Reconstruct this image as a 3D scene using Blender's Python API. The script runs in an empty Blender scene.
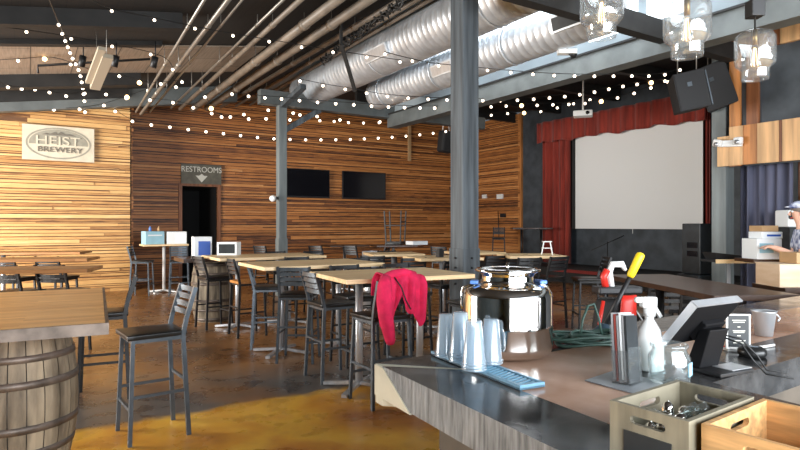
import bpy, bmesh, math, random
from mathutils import Vector, Matrix, Euler
random.seed(7)
SC = bpy.context.scene
COL = SC.collection
PI = math.pi
# ---------------- camera ----------------
EYE = 1.53
F = 580.0
TH = math.radians(32.5)
CA, SA = math.cos(TH), math.sin(TH)
cam_d = bpy.data.cameras.new('camera'); cam = bpy.data.objects.new('camera', cam_d); COL.objects.link(cam)
cam_d.sensor_width = 36; cam_d.lens = 36 * F / 800
cam.location = (0, 0, EYE); cam.rotation_euler = (PI/2, 0, -TH)
cam_d.clip_start = 0.05
SC.camera = cam
# ---------------- world ----------------
wd = bpy.data.worlds.new('sky'); SC.world = wd; wd.use_nodes = True
bg = wd.node_tree.nodes['Background']; bg.inputs[0].default_value = (0.80, 0.90, 1.0, 1); bg.inputs[1].default_value = 1.6
# ---------------- large lights: daylight entering through the openings ----------------
def area(name, loc, to, sx, sy, power, col):
    l = bpy.data.lights.new(name, 'AREA'); l.shape = 'RECTANGLE'; l.size = sx; l.size_y = sy
    l.energy = power; l.color = col
    o = bpy.data.objects.new(name, l); COL.objects.link(o); o.location = loc
    o.rotation_euler = (Vector(to) - Vector(loc)).to_track_quat('-Z', 'Y').to_euler()
    return o
area('daylight_left_opening', (-5.7, 10.2, 1.75), (0, 10.6, 1.2), 5.5, 2.6, 900, (1.0, 0.97, 0.92))
area('daylight_front_opening', (2.5, -3.6, 2.1), (3.5, 6, 1.6), 9.0, 2.8, 640, (0.90, 0.95, 1.0))
area('daylight_roof_opening', (6.1, 6.5, 5.05), (6.1, 6.6, 0), 1.6, 7.0, 170, (0.85, 0.93, 1.0))
SC.view_settings.view_transform = 'Standard'; SC.view_settings.look = 'None'
SC.view_settings.exposure = 0.95; SC.view_settings.gamma = 1.0; SC.view_settings.use_curve_mapping = False
SC.cycles.max_bounces = 8; SC.cycles.transparent_max_bounces = 16
SC.cycles.caustics_reflective = False; SC.cycles.caustics_refractive = False
SC.cycles.sample_clamp_indirect = 4.0

# ---------------- coordinates ----------------
def W(X, Y, z=0.0):                     # camera-frame ground coordinates -> building frame
    return Vector((X*CA + Y*SA, -X*SA + Y*CA, z))
def ray(px, py): return W((px-400)/F, 1.0, (225-py)/F)
def G(px, py, z=0.0):                   # where the sight line meets the height z
    d = ray(px, py); t = (z-EYE)/d.z
    return Vector((d.x*t, d.y*t, z))
def PY(px, py, Y):
    d = ray(px, py); return Vector((d.x*Y, d.y*Y, EYE + d.z*Y))
def PA(px, py, a):
    d = ray(px, py); t = a/d.x; return Vector((a, d.y*t, EYE + d.z*t))
def PB(px, py, b):
    d = ray(px, py); t = b/d.y; return Vector((d.x*t, b, EYE + d.z*t))
def ang(v): return math.atan2(v[1], v[0])
def wang(X, Y): v = W(X, Y); return math.atan2(v.y, v.x)

# ---------------- materials ----------------
def newmat(name):
    m = bpy.data.materials.new(name); m.use_nodes = True
    nt = m.node_tree; b = nt.nodes['Principled BSDF']
    return m, nt, b
def mat(name, c, rough=0.5, metal=0.0, var=0.0, scale=8.0, stretch=(1,1,1), c2=None, bump=0.0, coat=0.0, emit=None, estr=0.0, trans=0.0, ior=1.45, rvar=0.0, sheen=0.0, detail=4):
    m, nt, b = newmat(name)
    b.inputs['Base Color'].default_value = (*c, 1); b.inputs['Roughness'].default_value = rough
    b.inputs['Metallic'].default_value = metal; b.inputs['Coat Weight'].default_value = coat
    b.inputs['Coat Roughness'].default_value = 0.08
    b.inputs['Transmission Weight'].default_value = trans; b.inputs['IOR'].default_value = ior
    b.inputs['Sheen Weight'].default_value = sheen
    if emit: b.inputs['Emission Color'].default_value = (*emit, 1); b.inputs['Emission Strength'].default_value = estr
    if var > 0 or c2 or bump or rvar:
        tc = nt.nodes.new('ShaderNodeTexCoord'); mp = nt.nodes.new('ShaderNodeMapping'); mp.inputs['Scale'].default_value = stretch
        n = nt.nodes.new('ShaderNodeTexNoise'); n.inputs['Scale'].default_value = scale; n.inputs['Detail'].default_value = detail
        nt.links.new(tc.outputs['Object'], mp.inputs[0]); nt.links.new(mp.outputs[0], n.inputs['Vector'])
        r = nt.nodes.new('ShaderNodeValToRGB')
        ca = tuple(x*(1-var) for x in c); cb = c2 if c2 else tuple(min(1, x*(1+var)) for x in c)
        r.color_ramp.elements[0].color = (*ca, 1); r.color_ramp.elements[1].color = (*cb, 1)
        r.color_ramp.elements[0].position = 0.33; r.color_ramp.elements[1].position = 0.67
        nt.links.new(n.outputs[0], r.inputs[0]); nt.links.new(r.outputs[0], b.inputs['Base Color'])
        if bump:
            bp = nt.nodes.new('ShaderNodeBump'); bp.inputs['Strength'].default_value = bump; bp.inputs['Distance'].default_value = 0.01
            nt.links.new(n.outputs[0], bp.inputs['Height']); nt.links.new(bp.outputs[0], b.inputs['Normal'])
        if rvar:
            mr = nt.nodes.new('ShaderNodeMapRange'); mr.inputs['To Min'].default_value = max(0, rough-rvar); mr.inputs['To Max'].default_value = rough+rvar
            nt.links.new(n.outputs[0], mr.inputs[0]); nt.links.new(mr.outputs[0], b.inputs['Roughness'])
    return m
def strip_mat(name, ramp, rough=0.55):
    """boards whose own tone comes from a random value stored on each board"""
    m, nt, b = newmat(name)
    at = nt.nodes.new('ShaderNodeAttribute'); at.attribute_name = 'tint'
    tc = nt.nodes.new('ShaderNodeTexCoord'); mp = nt.nodes.new('ShaderNodeMapping'); mp.inputs['Scale'].default_value = (1.6, 1.6, 26)
    n = nt.nodes.new('ShaderNodeTexNoise'); n.inputs['Scale'].default_value = 2.0; n.inputs['Detail'].default_value = 5
    nt.links.new(tc.outputs['Object'], mp.inputs[0]); nt.links.new(mp.outputs[0], n.inputs['Vector'])
    ad = nt.nodes.new('ShaderNodeMath'); ad.operation = 'MULTIPLY_ADD'; ad.inputs[1].default_value = 0.9; 
    nt.links.new(n.outputs[0], ad.inputs[0]); nt.links.new(at.outputs['Fac'], ad.inputs[2])
    sb = nt.nodes.new('ShaderNodeMath'); sb.operation = 'SUBTRACT'; sb.inputs[1].default_value = 0.45
    nt.links.new(ad.outputs[0], sb.inputs[0])
    r = nt.nodes.new('ShaderNodeValToRGB')
    while len(r.color_ramp.elements) < len(ramp): r.color_ramp.elements.new(0.5)
    for e, (p, c) in zip(r.color_ramp.elements, ramp): e.position = p; e.color = (*c, 1)
    nt.links.new(sb.outputs[0], r.inputs[0]); nt.links.new(r.outputs[0], b.inputs['Base Color'])
    b.inputs['Roughness'].default_value = rough
    return m
def plank_mat(name, c1, c2, width=0.1, axis='X', rough=0.35, grain=(1.5, 30, 30), coat=0.0, gap=0.0):
    """glued boards running along a local axis"""
    m, nt, b = newmat(name)
    tc = nt.nodes.new('ShaderNodeTexCoord'); mp = nt.nodes.new('ShaderNodeMapping')
    if axis == 'Y': mp.inputs['Rotation'].default_value = (0, 0, PI/2)
    nt.links.new(tc.outputs['Object'], mp.inputs[0])
    br = nt.nodes.new('ShaderNodeTexBrick'); br.inputs['Scale'].default_value = 1.0
    br.inputs['Brick Width'].default_value = 1.3; br.inputs['Row Height'].default_value = width
    br.inputs['Mortar Size'].default_value = gap; br.inputs['Mortar'].default_value = (*[x*0.25 for x in c1], 1)
    br.inputs['Color1'].default_value = (*c1, 1); br.inputs['Color2'].default_value = (*c2, 1)
    nt.links.new(mp.outputs[0], br.inputs['Vector'])
    mp2 = nt.nodes.new('ShaderNodeMapping'); mp2.inputs['Scale'].default_value = grain
    nt.links.new(mp.outputs[0], mp2.inputs[0])
    n = nt.nodes.new('ShaderNodeTexNoise'); n.inputs['Scale'].default_value = 1.5; n.inputs['Detail'].default_value = 5
    nt.links.new(mp2.outputs[0], n.inputs['Vector'])
    mx = nt.nodes.new('ShaderNodeMix'); mx.data_type = 'RGBA'; mx.blend_type = 'MULTIPLY'; mx.inputs['Factor'].default_value = 0.75
    rr = nt.nodes.new('ShaderNodeValToRGB'); rr.color_ramp.elements[0].position = .3; rr.color_ramp.elements[0].color = (.62, .58, .55, 1); rr.color_ramp.elements[1].position = .62
    nt.links.new(n.outputs[0], rr.inputs[0])
    nt.links.new(br.outputs[0], mx.inputs['A']); nt.links.new(rr.outputs[0], mx.inputs['B']); nt.links.new(mx.outputs['Result'], b.inputs['Base Color'])
    b.inputs['Roughness'].default_value = rough; b.inputs['Coat Weight'].default_value = coat
    return m
def floor_mat():
    m, nt, b = newmat('stained_concrete')
    L = nt.links
    tc = nt.nodes.new('ShaderNodeTexCoord'); sx = nt.nodes.new('ShaderNodeSeparateXYZ'); L.new(tc.outputs['Object'], sx.inputs[0])
    def noise(s, d=5, dist=0.0):
        n = nt.nodes.new('ShaderNodeTexNoise'); n.inputs['Scale'].default_value = s; n.inputs['Detail'].default_value = d; n.inputs['Distortion'].default_value = dist
        L.new(tc.outputs['Object'], n.inputs['Vector']); return n
    def ramp(src, els):
        r = nt.nodes.new('ShaderNodeValToRGB')
        while len(r.color_ramp.elements) < len(els): r.color_ramp.elements.new(.5)
        for e, (p, c) in zip(r.color_ramp.elements, els): e.position = p; e.color = (*c, 1)
        L.new(src, r.inputs[0]); return r
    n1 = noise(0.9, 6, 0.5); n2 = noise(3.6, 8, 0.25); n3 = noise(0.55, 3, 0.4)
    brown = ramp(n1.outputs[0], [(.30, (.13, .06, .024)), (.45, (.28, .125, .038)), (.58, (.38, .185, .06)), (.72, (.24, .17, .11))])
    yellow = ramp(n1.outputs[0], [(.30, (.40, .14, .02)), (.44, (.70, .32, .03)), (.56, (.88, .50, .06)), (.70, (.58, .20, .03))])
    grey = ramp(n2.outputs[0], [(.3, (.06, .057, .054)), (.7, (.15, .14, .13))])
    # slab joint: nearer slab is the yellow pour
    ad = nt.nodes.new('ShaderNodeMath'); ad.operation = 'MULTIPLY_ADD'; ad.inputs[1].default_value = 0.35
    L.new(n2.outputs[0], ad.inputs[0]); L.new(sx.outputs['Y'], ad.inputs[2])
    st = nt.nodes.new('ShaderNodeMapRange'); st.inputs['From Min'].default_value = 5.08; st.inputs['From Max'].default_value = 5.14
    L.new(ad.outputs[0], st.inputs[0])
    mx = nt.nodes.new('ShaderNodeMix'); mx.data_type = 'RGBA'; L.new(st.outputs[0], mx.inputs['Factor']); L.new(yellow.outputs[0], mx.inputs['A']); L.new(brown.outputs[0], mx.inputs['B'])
    # grey patch mixed in just beyond the joint
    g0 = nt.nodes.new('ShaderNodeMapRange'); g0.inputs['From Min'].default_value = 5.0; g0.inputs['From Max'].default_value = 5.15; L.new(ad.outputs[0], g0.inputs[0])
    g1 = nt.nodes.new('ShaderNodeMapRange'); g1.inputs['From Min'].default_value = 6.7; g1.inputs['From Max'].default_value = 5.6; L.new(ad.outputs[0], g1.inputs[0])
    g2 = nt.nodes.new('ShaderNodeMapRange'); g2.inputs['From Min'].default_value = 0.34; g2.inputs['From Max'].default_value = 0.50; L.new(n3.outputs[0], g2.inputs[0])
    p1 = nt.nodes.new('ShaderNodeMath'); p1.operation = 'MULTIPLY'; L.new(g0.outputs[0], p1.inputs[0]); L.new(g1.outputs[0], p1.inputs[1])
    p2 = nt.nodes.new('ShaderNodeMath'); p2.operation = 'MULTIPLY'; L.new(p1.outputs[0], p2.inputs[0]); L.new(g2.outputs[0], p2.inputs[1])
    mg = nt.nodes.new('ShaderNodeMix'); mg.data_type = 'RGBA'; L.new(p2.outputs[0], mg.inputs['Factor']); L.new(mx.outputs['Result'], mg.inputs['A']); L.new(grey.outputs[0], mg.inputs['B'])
    # dark mottling
    mm = nt.nodes.new('ShaderNodeMix'); mm.data_type = 'RGBA'; mm.blend_type = 'MULTIPLY'; mm.inputs['Factor'].default_value = 0.45
    d = ramp(n2.outputs[0], [(.32, (.45, .36, .32)), (.5, (1, 1, 1)), (.72, (1.0, .86, .7))])
    L.new(mg.outputs['Result'], mm.inputs['A']); L.new(d.outputs[0], mm.inputs['B']); L.new(mm.outputs['Result'], b.inputs['Base Color'])
    rr = nt.nodes.new('ShaderNodeMapRange'); rr.inputs['To Min'].default_value = .16; rr.inputs['To Max'].default_value = .42; L.new(n2.outputs[0], rr.inputs[0]); L.new(rr.outputs[0], b.inputs['Roughness'])
    b.inputs['Specular IOR Level'].default_value = 0.6
    return m

def thin(name, tint, milk, milkcol, ior=1.45, rough=.03):
    m = bpy.data.materials.new(name); m.use_nodes = True; nt = m.node_tree; nt.nodes.clear(); L = nt.links
    out = nt.nodes.new('ShaderNodeOutputMaterial'); tr = nt.nodes.new('ShaderNodeBsdfTransparent'); tr.inputs[0].default_value = (*tint, 1)
    gl = nt.nodes.new('ShaderNodeBsdfGlossy'); gl.inputs['Roughness'].default_value = rough
    df = nt.nodes.new('ShaderNodeBsdfDiffuse'); df.inputs[0].default_value = (*milkcol, 1)
    tl = nt.nodes.new('ShaderNodeBsdfTranslucent'); tl.inputs[0].default_value = (*milkcol, 1)
    dm = nt.nodes.new('ShaderNodeMixShader'); dm.inputs[0].default_value = .5; L.new(df.outputs[0], dm.inputs[1]); L.new(tl.outputs[0], dm.inputs[2])
    m1 = nt.nodes.new('ShaderNodeMixShader'); m1.inputs[0].default_value = milk; L.new(tr.outputs[0], m1.inputs[1]); L.new(dm.outputs[0], m1.inputs[2])
    lw = nt.nodes.new('ShaderNodeLayerWeight'); lw.inputs[0].default_value = .5
    pw = nt.nodes.new('ShaderNodeMath'); pw.operation = 'POWER'; pw.inputs[1].default_value = 2.8; L.new(lw.outputs['Facing'], pw.inputs[0])
    fr = nt.nodes.new('ShaderNodeMapRange'); fr.inputs['To Min'].default_value = .07; fr.inputs['To Max'].default_value = .75; L.new(pw.outputs[0], fr.inputs[0])
    m2 = nt.nodes.new('ShaderNodeMixShader'); L.new(fr.outputs[0], m2.inputs[0]); L.new(m1.outputs[0], m2.inputs[1]); L.new(gl.outputs[0], m2.inputs[2]); L.new(m2.outputs[0], out.inputs[0])
    return m
M = {}
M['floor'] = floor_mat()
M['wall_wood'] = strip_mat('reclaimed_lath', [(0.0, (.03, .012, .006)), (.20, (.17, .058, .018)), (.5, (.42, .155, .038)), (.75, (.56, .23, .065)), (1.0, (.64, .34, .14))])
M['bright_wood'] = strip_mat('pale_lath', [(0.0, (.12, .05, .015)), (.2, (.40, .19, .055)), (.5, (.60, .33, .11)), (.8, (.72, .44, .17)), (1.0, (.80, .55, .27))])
M['slate'] = mat('slate_paint', (.050, .060, .070), .6, var=.3, scale=3)
M['teal'] = mat('teal_paint', (.040, .058, .065), .6, var=.2, scale=3)
M['grey_post'] = mat('grey_painted_timber', (.15, .17, .17), .55, var=.3, scale=5, stretch=(1, 1, .15), bump=.2)
M['dark_post'] = mat('weathered_timber', (.065, .076, .085), .6, var=.45, scale=14, stretch=(1, 1, .06), bump=.5)
M['beam'] = mat('grey_beam', (.10, .11, .108), .6, var=.2, scale=3)
M['dark_beam'] = mat('dark_beam', (.014, .013, .012), .7, var=.3, scale=4)
M['ceil'] = plank_mat('dark_roof_boards', (.012, .0095, .0075), (.009, .0075, .006), .19, 'Y', .8, gap=.006)
M['ceil_light'] = plank_mat('pale_roof_boards', (.36, .29, .22), (.29, .235, .18), .62, 'Y', .8, gap=.008)
M['ceil_white'] = mat('white_roof_panel', (.26, .30, .32), .7, var=.1, scale=2)
M['steel'] = mat('polished_steel', (.78, .76, .74), .07, 1.0)
M['brushed'] = mat('brushed_steel', (.55, .56, .58), .30, .6, var=.1, scale=20, stretch=(1, 1, .1))
M['galv'] = mat('galvanised_duct', (.66, .70, .74), .42, 0.62, var=.14, scale=5, bump=.15)
M['pipe'] = mat('painted_pipe', (.19, .155, .12), .45, var=.25, scale=3)
M['conduit'] = mat('steel_conduit', (.30, .28, .25), .4, .6)
M['black'] = mat('black_metal', (.010, .010, .011), .48)
M['gun'] = mat('gunmetal', (.085, .10, .115), .34, 0.55, var=.15, scale=12)
M['vinyl'] = mat('black_vinyl', (.012, .012, .012), .32, var=.2, scale=10)
M['seat_wood'] = mat('orange_seat_wood', (.52, .22, .06), .35, var=.25, scale=5, stretch=(1, 8, 1))
M['top_wood'] = plank_mat('pale_butcher_block', (.95, .72, .42), (.88, .62, .33), .055, 'X', .42)
M['top_left'] = plank_mat('amber_butcher_block', (.80, .44, .17), (.50, .22, .07), .045, 'X', .30, coat=.2)
M['top_dark'] = plank_mat('dark_stained_boards', (.070, .030, .014), (.045, .019, .009), .12, 'Y', .38, coat=.08)
M['red'] = mat('red_velvet', (.24, .026, .014), .85, var=.35, scale=5, stretch=(1, 3, .2), sheen=.3)
M['purple'] = mat('slate_purple_curtain', (.095, .100, .150), .85, var=.25, scale=3, stretch=(1, 3, .2))
M['screen'] = mat('projection_screen', (.80, .80, .78), .8)
M['white'] = mat('white_plastic', (.78, .78, .76), .35)
M['paper'] = mat('white_card', (.78, .80, .80), .6)
M['tv'] = mat('glossy_black_screen', (.006, .006, .008), .12)
M['glassy'] = thin('clear_glass', (.97, .98, .98), .07, (.85, .88, .9), 1.42)
M['cup'] = thin('frosted_plastic', (.95, .98, 1.0), .34, (.74, .87, .97), 1.3, .12)
M['jarglass'] = thin('jar_glass', (.93, .97, .97), .08, (.85, .9, .92), 1.5)
M['bulb'] = mat('lit_bulb', (1, .9, .8), .4, emit=(1.0, .80, .60), estr=2.6)
M['bulb_warm'] = mat('warm_lit_bulb', (1, .8, .5), .4, emit=(1.0, .62, .26), estr=4.0)
M['filament'] = mat('glowing_filament', (1, .7, .3), .4, emit=(1.0, .62, .25), estr=3.5)
M['cable'] = mat('black_cable', (.012, .012, .012), .5)
M['brass'] = mat('aged_brass', (.30, .20, .09), .4, .9)
M['skypane'] = mat('daylit_pane', (.9, .95, 1), .3, emit=(.88, .95, 1.0), estr=2.2)
M['barblack'] = mat('black_epoxy_top', (.022, .022, .023), .16, var=.5, scale=9, c2=(.085, .083, .082), rvar=.14, detail=10)
M['baredge'] = mat('worn_slab_edge', (.065, .070, .075), .40, c2=(.25, .26, .27), scale=70, stretch=(1, 1, .12), bump=.35, detail=6)
M['baroak'] = mat('stained_bar_surface', (.36, .155, .065), .22, c2=(.74, .50, .38), scale=2.4, rvar=.10, detail=7, coat=.25)
M['barbody'] = mat('bar_front_boards', (.10, .08, .06), .7, var=.3, scale=4)
M['beige'] = mat('beige_block', (.50, .47, .37), .6, var=.1, scale=8)
M['grey_work'] = mat('grey_worktop', (.30, .32, .34), .35, var=.15, scale=6)
M['crate_grey'] = mat('weathered_grey_wood', (.21, .185, .13), .6, var=.3, scale=5, stretch=(6, 1, 1), bump=.2)
M['crate_wood'] = mat('raw_pine', (.60, .34, .14), .55, var=.3, scale=6, stretch=(1, 9, 9), bump=.2)
M['chalk'] = mat('chalkboard', (.018, .022, .025), .45, var=.3, scale=8)
M['bluemat'] = mat('blue_bar_mat', (.16, .33, .46), .35)
M['matdark'] = mat('dark_mat_ribs', (.03, .05, .07), .4)
M['pink'] = mat('crimson_fleece', (.60, .012, .070), .9, var=.2, scale=12)
M['blue'] = mat('printed_blue', (.02, .09, .42), .5)
M['ltblue'] = mat('pale_blue_card', (.30, .52, .62), .55, var=.08, scale=5)
M['clampblue'] = mat('blue_plastic', (.10, .22, .55), .35)
M['card'] = mat('brown_cardboard', (.44, .27, .13), .7, var=.1, scale=5)
M['ply'] = mat('plywood', (.55, .38, .24), .6, c2=(.68, .52, .37), scale=2.5, stretch=(1, 1, 5), detail=6)
M['yellow'] = mat('yellow_grip', (.78, .58, .02), .4)
M['stagered'] = mat('dull_red_paint', (.22, .02, .015), .5)
M['case'] = mat('matte_black_case', (.007, .007, .008), .6); M['case'].node_tree.nodes['Principled BSDF'].inputs['Specular IOR Level'].default_value = .15
M['top_far'] = plank_mat('dark_amber_boards', (.50, .24, .085), (.36, .16, .05), .07, 'X', .5)  # darker amber boards for the long tables at far left
M['redp'] = mat('red_plastic', (.62, .03, .02), .4)
M['green'] = mat('green_cable', (.035, .075, .060), .45)
M['blackcloth'] = mat('black_canvas', (.014, .014, .015), .7)
M['signwood'] = mat('bleached_sign_board', (.62, .55, .42), .6, var=.08, scale=6)
M['signgrey'] = mat('grey_sign_paint', (.30, .28, .22), .6, var=.1, scale=10)
M['signdark'] = mat('dark_sign_letters', (.16, .14, .11), .6)
M['restsign'] = mat('restroom_sign_board', (.11, .10, .075), .6, var=.2, scale=6)
M['letters'] = mat('pale_letters', (.62, .60, .52), .5)
M['void'] = mat('unlit_passage', (.006, .006, .006), .9)
M['wood_orange'] = mat('orange_cedar', (.42, .17, .05), .5, var=.35, scale=3, stretch=(4, 4, .3))
M['wood_pale'] = mat('pale_cedar', (.60, .36, .17), .5, var=.25, scale=3, stretch=(4, 4, .3))
M['wood_brown'] = mat('brown_cedar', (.20, .075, .03), .5, var=.35, scale=3, stretch=(4, 4, .3))
M['stave'] = mat('weathered_stave', (.11, .085, .058), .7, c2=(.36, .29, .20), scale=7, stretch=(1.5, 1.5, .35), bump=.4, detail=6)
M['hoop'] = mat('rusted_hoop', (.15, .12, .10), .5, .5, var=.4, scale=9)
M['skin'] = mat('skin', (.62, .36, .26), .55)
M['shirt'] = mat('navy_print_shirt', (.03, .05, .16), .8, c2=(.55, .58, .66), scale=16, detail=1)
M['hair'] = mat('grey_hair', (.16, .13, .11), .7)
M['jeans'] = mat('dark_trousers', (.03, .035, .05), .8)
M['lamp_box'] = mat('beige_fixture', (.42, .36, .27), .5)

# ---------------- mesh builder ----------------
class MB:
    def __init__(s): s.v = []; s.f = []; s.m = []; s.t = []; s.cur = 0; s.tint = None; s.sm = []; s.smooth = False
    def _add(s, vs, fs, T=None):
        o = len(s.v)
        s.v += [(T @ Vector(p)) if T is not None else Vector(p) for p in vs]
        for f in fs:
            s.f.append([i+o for i in f]); s.m.append(s.cur); s.t.append(s.tint if s.tint is not None else 0.5); s.sm.append(s.smooth)
    def box(s, c, d, rz=0.0, T=None, taper=None):
        hx, hy, hz = d[0]/2, d[1]/2, d[2]/2
        R = Matrix.Translation(Vector(c)) @ Matrix.Rotation(rz, 4, 'Z')
        if T is not None: R = T @ R
        vs = [(x*hx, y*hy, z*hz) for z in (-1, 1) for y in (-1, 1) for x in (-1, 1)]
        if taper: vs = [(x*(taper if z > 0 else 1), y*(taper if z > 0 else 1), z) for x, y, z in vs]
        s._add(vs, [(0, 2, 3, 1), (4, 5, 7, 6), (0, 1, 5, 4), (2, 6, 7, 3), (0, 4, 6, 2), (1, 3, 7, 5)], R); return s
    def hexa(s, lo, hi):
        """lo, hi: four corner points each, counter-clockwise from above"""
        s._add(list(lo)+list(hi), [(3, 2, 1, 0), (4, 5, 6, 7)] + [(i, (i+1) % 4, 4+(i+1) % 4, 4+i) for i in range(4)]); return s
    def bar(s, p, q, w, h, up=(0, 0, 1)):
        p = Vector(p); q = Vector(q); d = (q-p).normalized(); u = Vector(up)
        if abs(d.dot(u)) > .98: u = Vector((0, 1, 0))
        x = d.cross(u).normalized()*w/2; z = x.cross(d).normalized()*h/2
        vs = [p-x-z, p+x-z, p+x+z, p-x+z, q-x-z, q+x-z, q+x+z, q-x+z]
        s._add(vs, [(0, 1, 2, 3), (7, 6, 5, 4), (0, 4, 5, 1), (1, 5, 6, 2), (2, 6, 7, 3), (3, 7, 4, 0)]); return s
    def prism(s, poly, z0, z1):
        n = len(poly)
        s._add([(p[0], p[1], z0) for p in poly]+[(p[0], p[1], z1) for p in poly],
               [list(range(n))[::-1], list(range(n, 2*n))]+[(i, (i+1) % n, n+(i+1) % n, n+i) for i in range(n)]); return s
    def tube(s, pts, r, n=8, cap=True):
        pts = [Vector(p) for p in pts]; k = len(pts)
        rs = r if isinstance(r, (list, tuple)) else [r]*k
        rings = []; prev = None
        for i, p in enumerate(pts):
            d = (pts[min(i+1, k-1)]-pts[max(i-1, 0)]).normalized()
            if prev is None:
                u = Vector((0, 0, 1)) if abs(d.z) < .9 else Vector((1, 0, 0))
                x = d.cross(u).normalized()
            else:
                x = (prev - d*prev.dot(d)).normalized()
            prev = x; y = d.cross(x)
            rings.append([p + (x*math.cos(2*PI*j/n)+y*math.sin(2*PI*j/n))*rs[i] for j in range(n)])
        vs = [v for g in rings for v in g]
        fs = [(i*n+j, i*n+(j+1) % n, (i+1)*n+(j+1) % n, (i+1)*n+j) for i in range(k-1) for j in range(n)]
        if cap: fs += [list(range(n))[::-1], list(range((k-1)*n, k*n))]
        sm = s.smooth; s.smooth = n > 5; s._add(vs, fs); s.smooth = sm; return s
    def lathe(s, prof, c=(0, 0, 0), n=32, T=None, smooth=True):
        vs = []; fs = []; k = len(prof)
        for (r, z) in prof:
            for j in range(n):
                a = 2*PI*j/n; vs.append((c[0]+r*math.cos(a), c[1]+r*math.sin(a), c[2]+z))
        for i in range(k-1):
            for j in range(n): fs.append((i*n+j, i*n+(j+1) % n, (i+1)*n+(j+1) % n, (i+1)*n+j))
        sm = s.smooth; s.smooth = smooth; s._add(vs, fs, T); s.smooth = sm; return s
    def ball(s, c, r, n=10, sc=(1, 1, 1)):
        prof = [(max(1e-4, r*math.sin(PI*i/n)), -r*math.cos(PI*i/n)) for i in range(n+1)]
        T = Matrix.Translation(Vector(c)) @ Matrix.Diagonal((*sc, 1)); return s.lathe(prof, (0, 0, 0), n+2, T)
    def grid(s, fn, nu, nv):
        vs = [fn(i/nu, j/nv) for j in range(nv+1) for i in range(nu+1)]
        fs = [(j*(nu+1)+i, j*(nu+1)+i+1, (j+1)*(nu+1)+i+1, (j+1)*(nu+1)+i) for j in range(nv) for i in range(nu)]
        sm = s.smooth; s.smooth = True; s._add(vs, fs); s.smooth = sm; return s
    def build(s, name, mats, parent=None, loc=(0, 0, 0), rz=0.0, bevel=0.0, solid=0.0, sub=0):
        me = bpy.data.meshes.new(name); me.from_pydata([tuple(v) for v in s.v], [], s.f)
        if not isinstance(mats, (list, tuple)): mats = [mats]
        for m in mats: me.materials.append(M[m] if isinstance(m, str) else m)
        for p, mi, sm in zip(me.polygons, s.m, s.sm): p.material_index = min(mi, len(mats)-1); p.use_smooth = sm
        if any(t != 0.5 for t in s.t):
            at = me.attributes.new('tint', 'FLOAT', 'FACE')
            at.data.foreach_set('value', s.t)
        me.validate(); me.update()
        o = bpy.data.objects.new(name, me); COL.objects.link(o); o.location = loc; o.rotation_euler = (0, 0, rz)
        if parent is not None: o.parent = parent
        if solid: md = o.modifiers.new('solid', 'SOLIDIFY'); md.thickness = solid
        if sub: md = o.modifiers.new('sub', 'SUBSURF'); md.levels = sub; md.render_levels = sub
        if bevel: md = o.modifiers.new('bevel', 'BEVEL'); md.width = bevel; md.segments = 2; md.limit_method = 'ANGLE'
        return o
def tag(o, label=None, cat=None, group=None, kind=None):
    if label: o['label'] = label
    if cat: o['category'] = cat
    if group: o['group'] = group
    if kind: o['kind'] = kind
    return o
def thing(name, label, cat, loc=(0, 0, 0), rz=0.0, group=None):
    o = bpy.data.objects.new(name, None); COL.objects.link(o); o.location = loc; o.rotation_euler = (0, 0, rz)
    o.empty_display_size = .1
    return tag(o, label, cat, group)
def struct(o, label=None): o['kind'] = 'structure'; 
def dup(root, loc, rz, label=None, group=None, rot=None):
    r = root.copy(); COL.objects.link(r); r.location = loc; r.rotation_euler = rot if rot else (0, 0, rz)
    if label: r['label'] = label
    if group: r['group'] = group
    for ch in list(root.children):
        c = ch.copy(); COL.objects.link(c); c.parent = r
        for g in ch.children:
            d = g.copy(); COL.objects.link(d); d.parent = c
    return r
def text_mesh(name, s, size, matname, parent=None, mtx=None, depth=.004, align='CENTER', xs=1.0):
    cu = bpy.data.curves.new(name, 'FONT'); cu.body = s; cu.size = size; cu.extrude = depth; cu.align_x = align; cu.align_y = 'CENTER'
    o = bpy.data.objects.new(name, cu); COL.objects.link(o)
    dg = bpy.context.evaluated_depsgraph_get(); me = bpy.data.meshes.new_from_object(o.evaluated_get(dg))
    bpy.data.objects.remove(o)
    me.transform(Matrix.Diagonal((xs, 1, 1, 1)))
    if mtx is not None: me.transform(mtx)
    me.materials.clear(); me.materials.append(M[matname])
    o = bpy.data.objects.new(name, me); COL.objects.link(o); o.parent = parent
    return o
# =====================================================================
# STRUCTURE
# =====================================================================
def zceil(a): return 4.23 + .155*min(a, 6.5)
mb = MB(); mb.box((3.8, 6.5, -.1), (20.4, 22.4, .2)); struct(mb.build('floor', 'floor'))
# roof: pitched on the left, level on the right
def slab(a0, a1, b0, b1, off=0.0, th=.15):
    m = MB(); z = [zceil(a0)+off, zceil(a1)+off]
    m.hexa([(a0, b0, z[0]), (a1, b0, z[1]), (a1, b1, z[1]), (a0, b1, z[0])], [(a0, b0, z[0]+th), (a1, b0, z[1]+th), (a1, b1, z[1]+th), (a0, b1, z[0]+th)])
    return m
m = slab(-6, 6.5, -4, 17.2); m.hexa([(6.5, -4, 5.2375), (14, -4, 5.2375), (14, 17.2, 5.2375), (6.5, 17.2, 5.2375)], [(6.5, -4, 5.39), (14, -4, 5.39), (14, 17.2, 5.39), (6.5, 17.2, 5.39)])
struct(m.build('ceiling', 'ceil'))
struct(slab(5.0, 7.28, 2.5, 15.9, -.04, .03).build('ceiling', 'ceil_white'))
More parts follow.
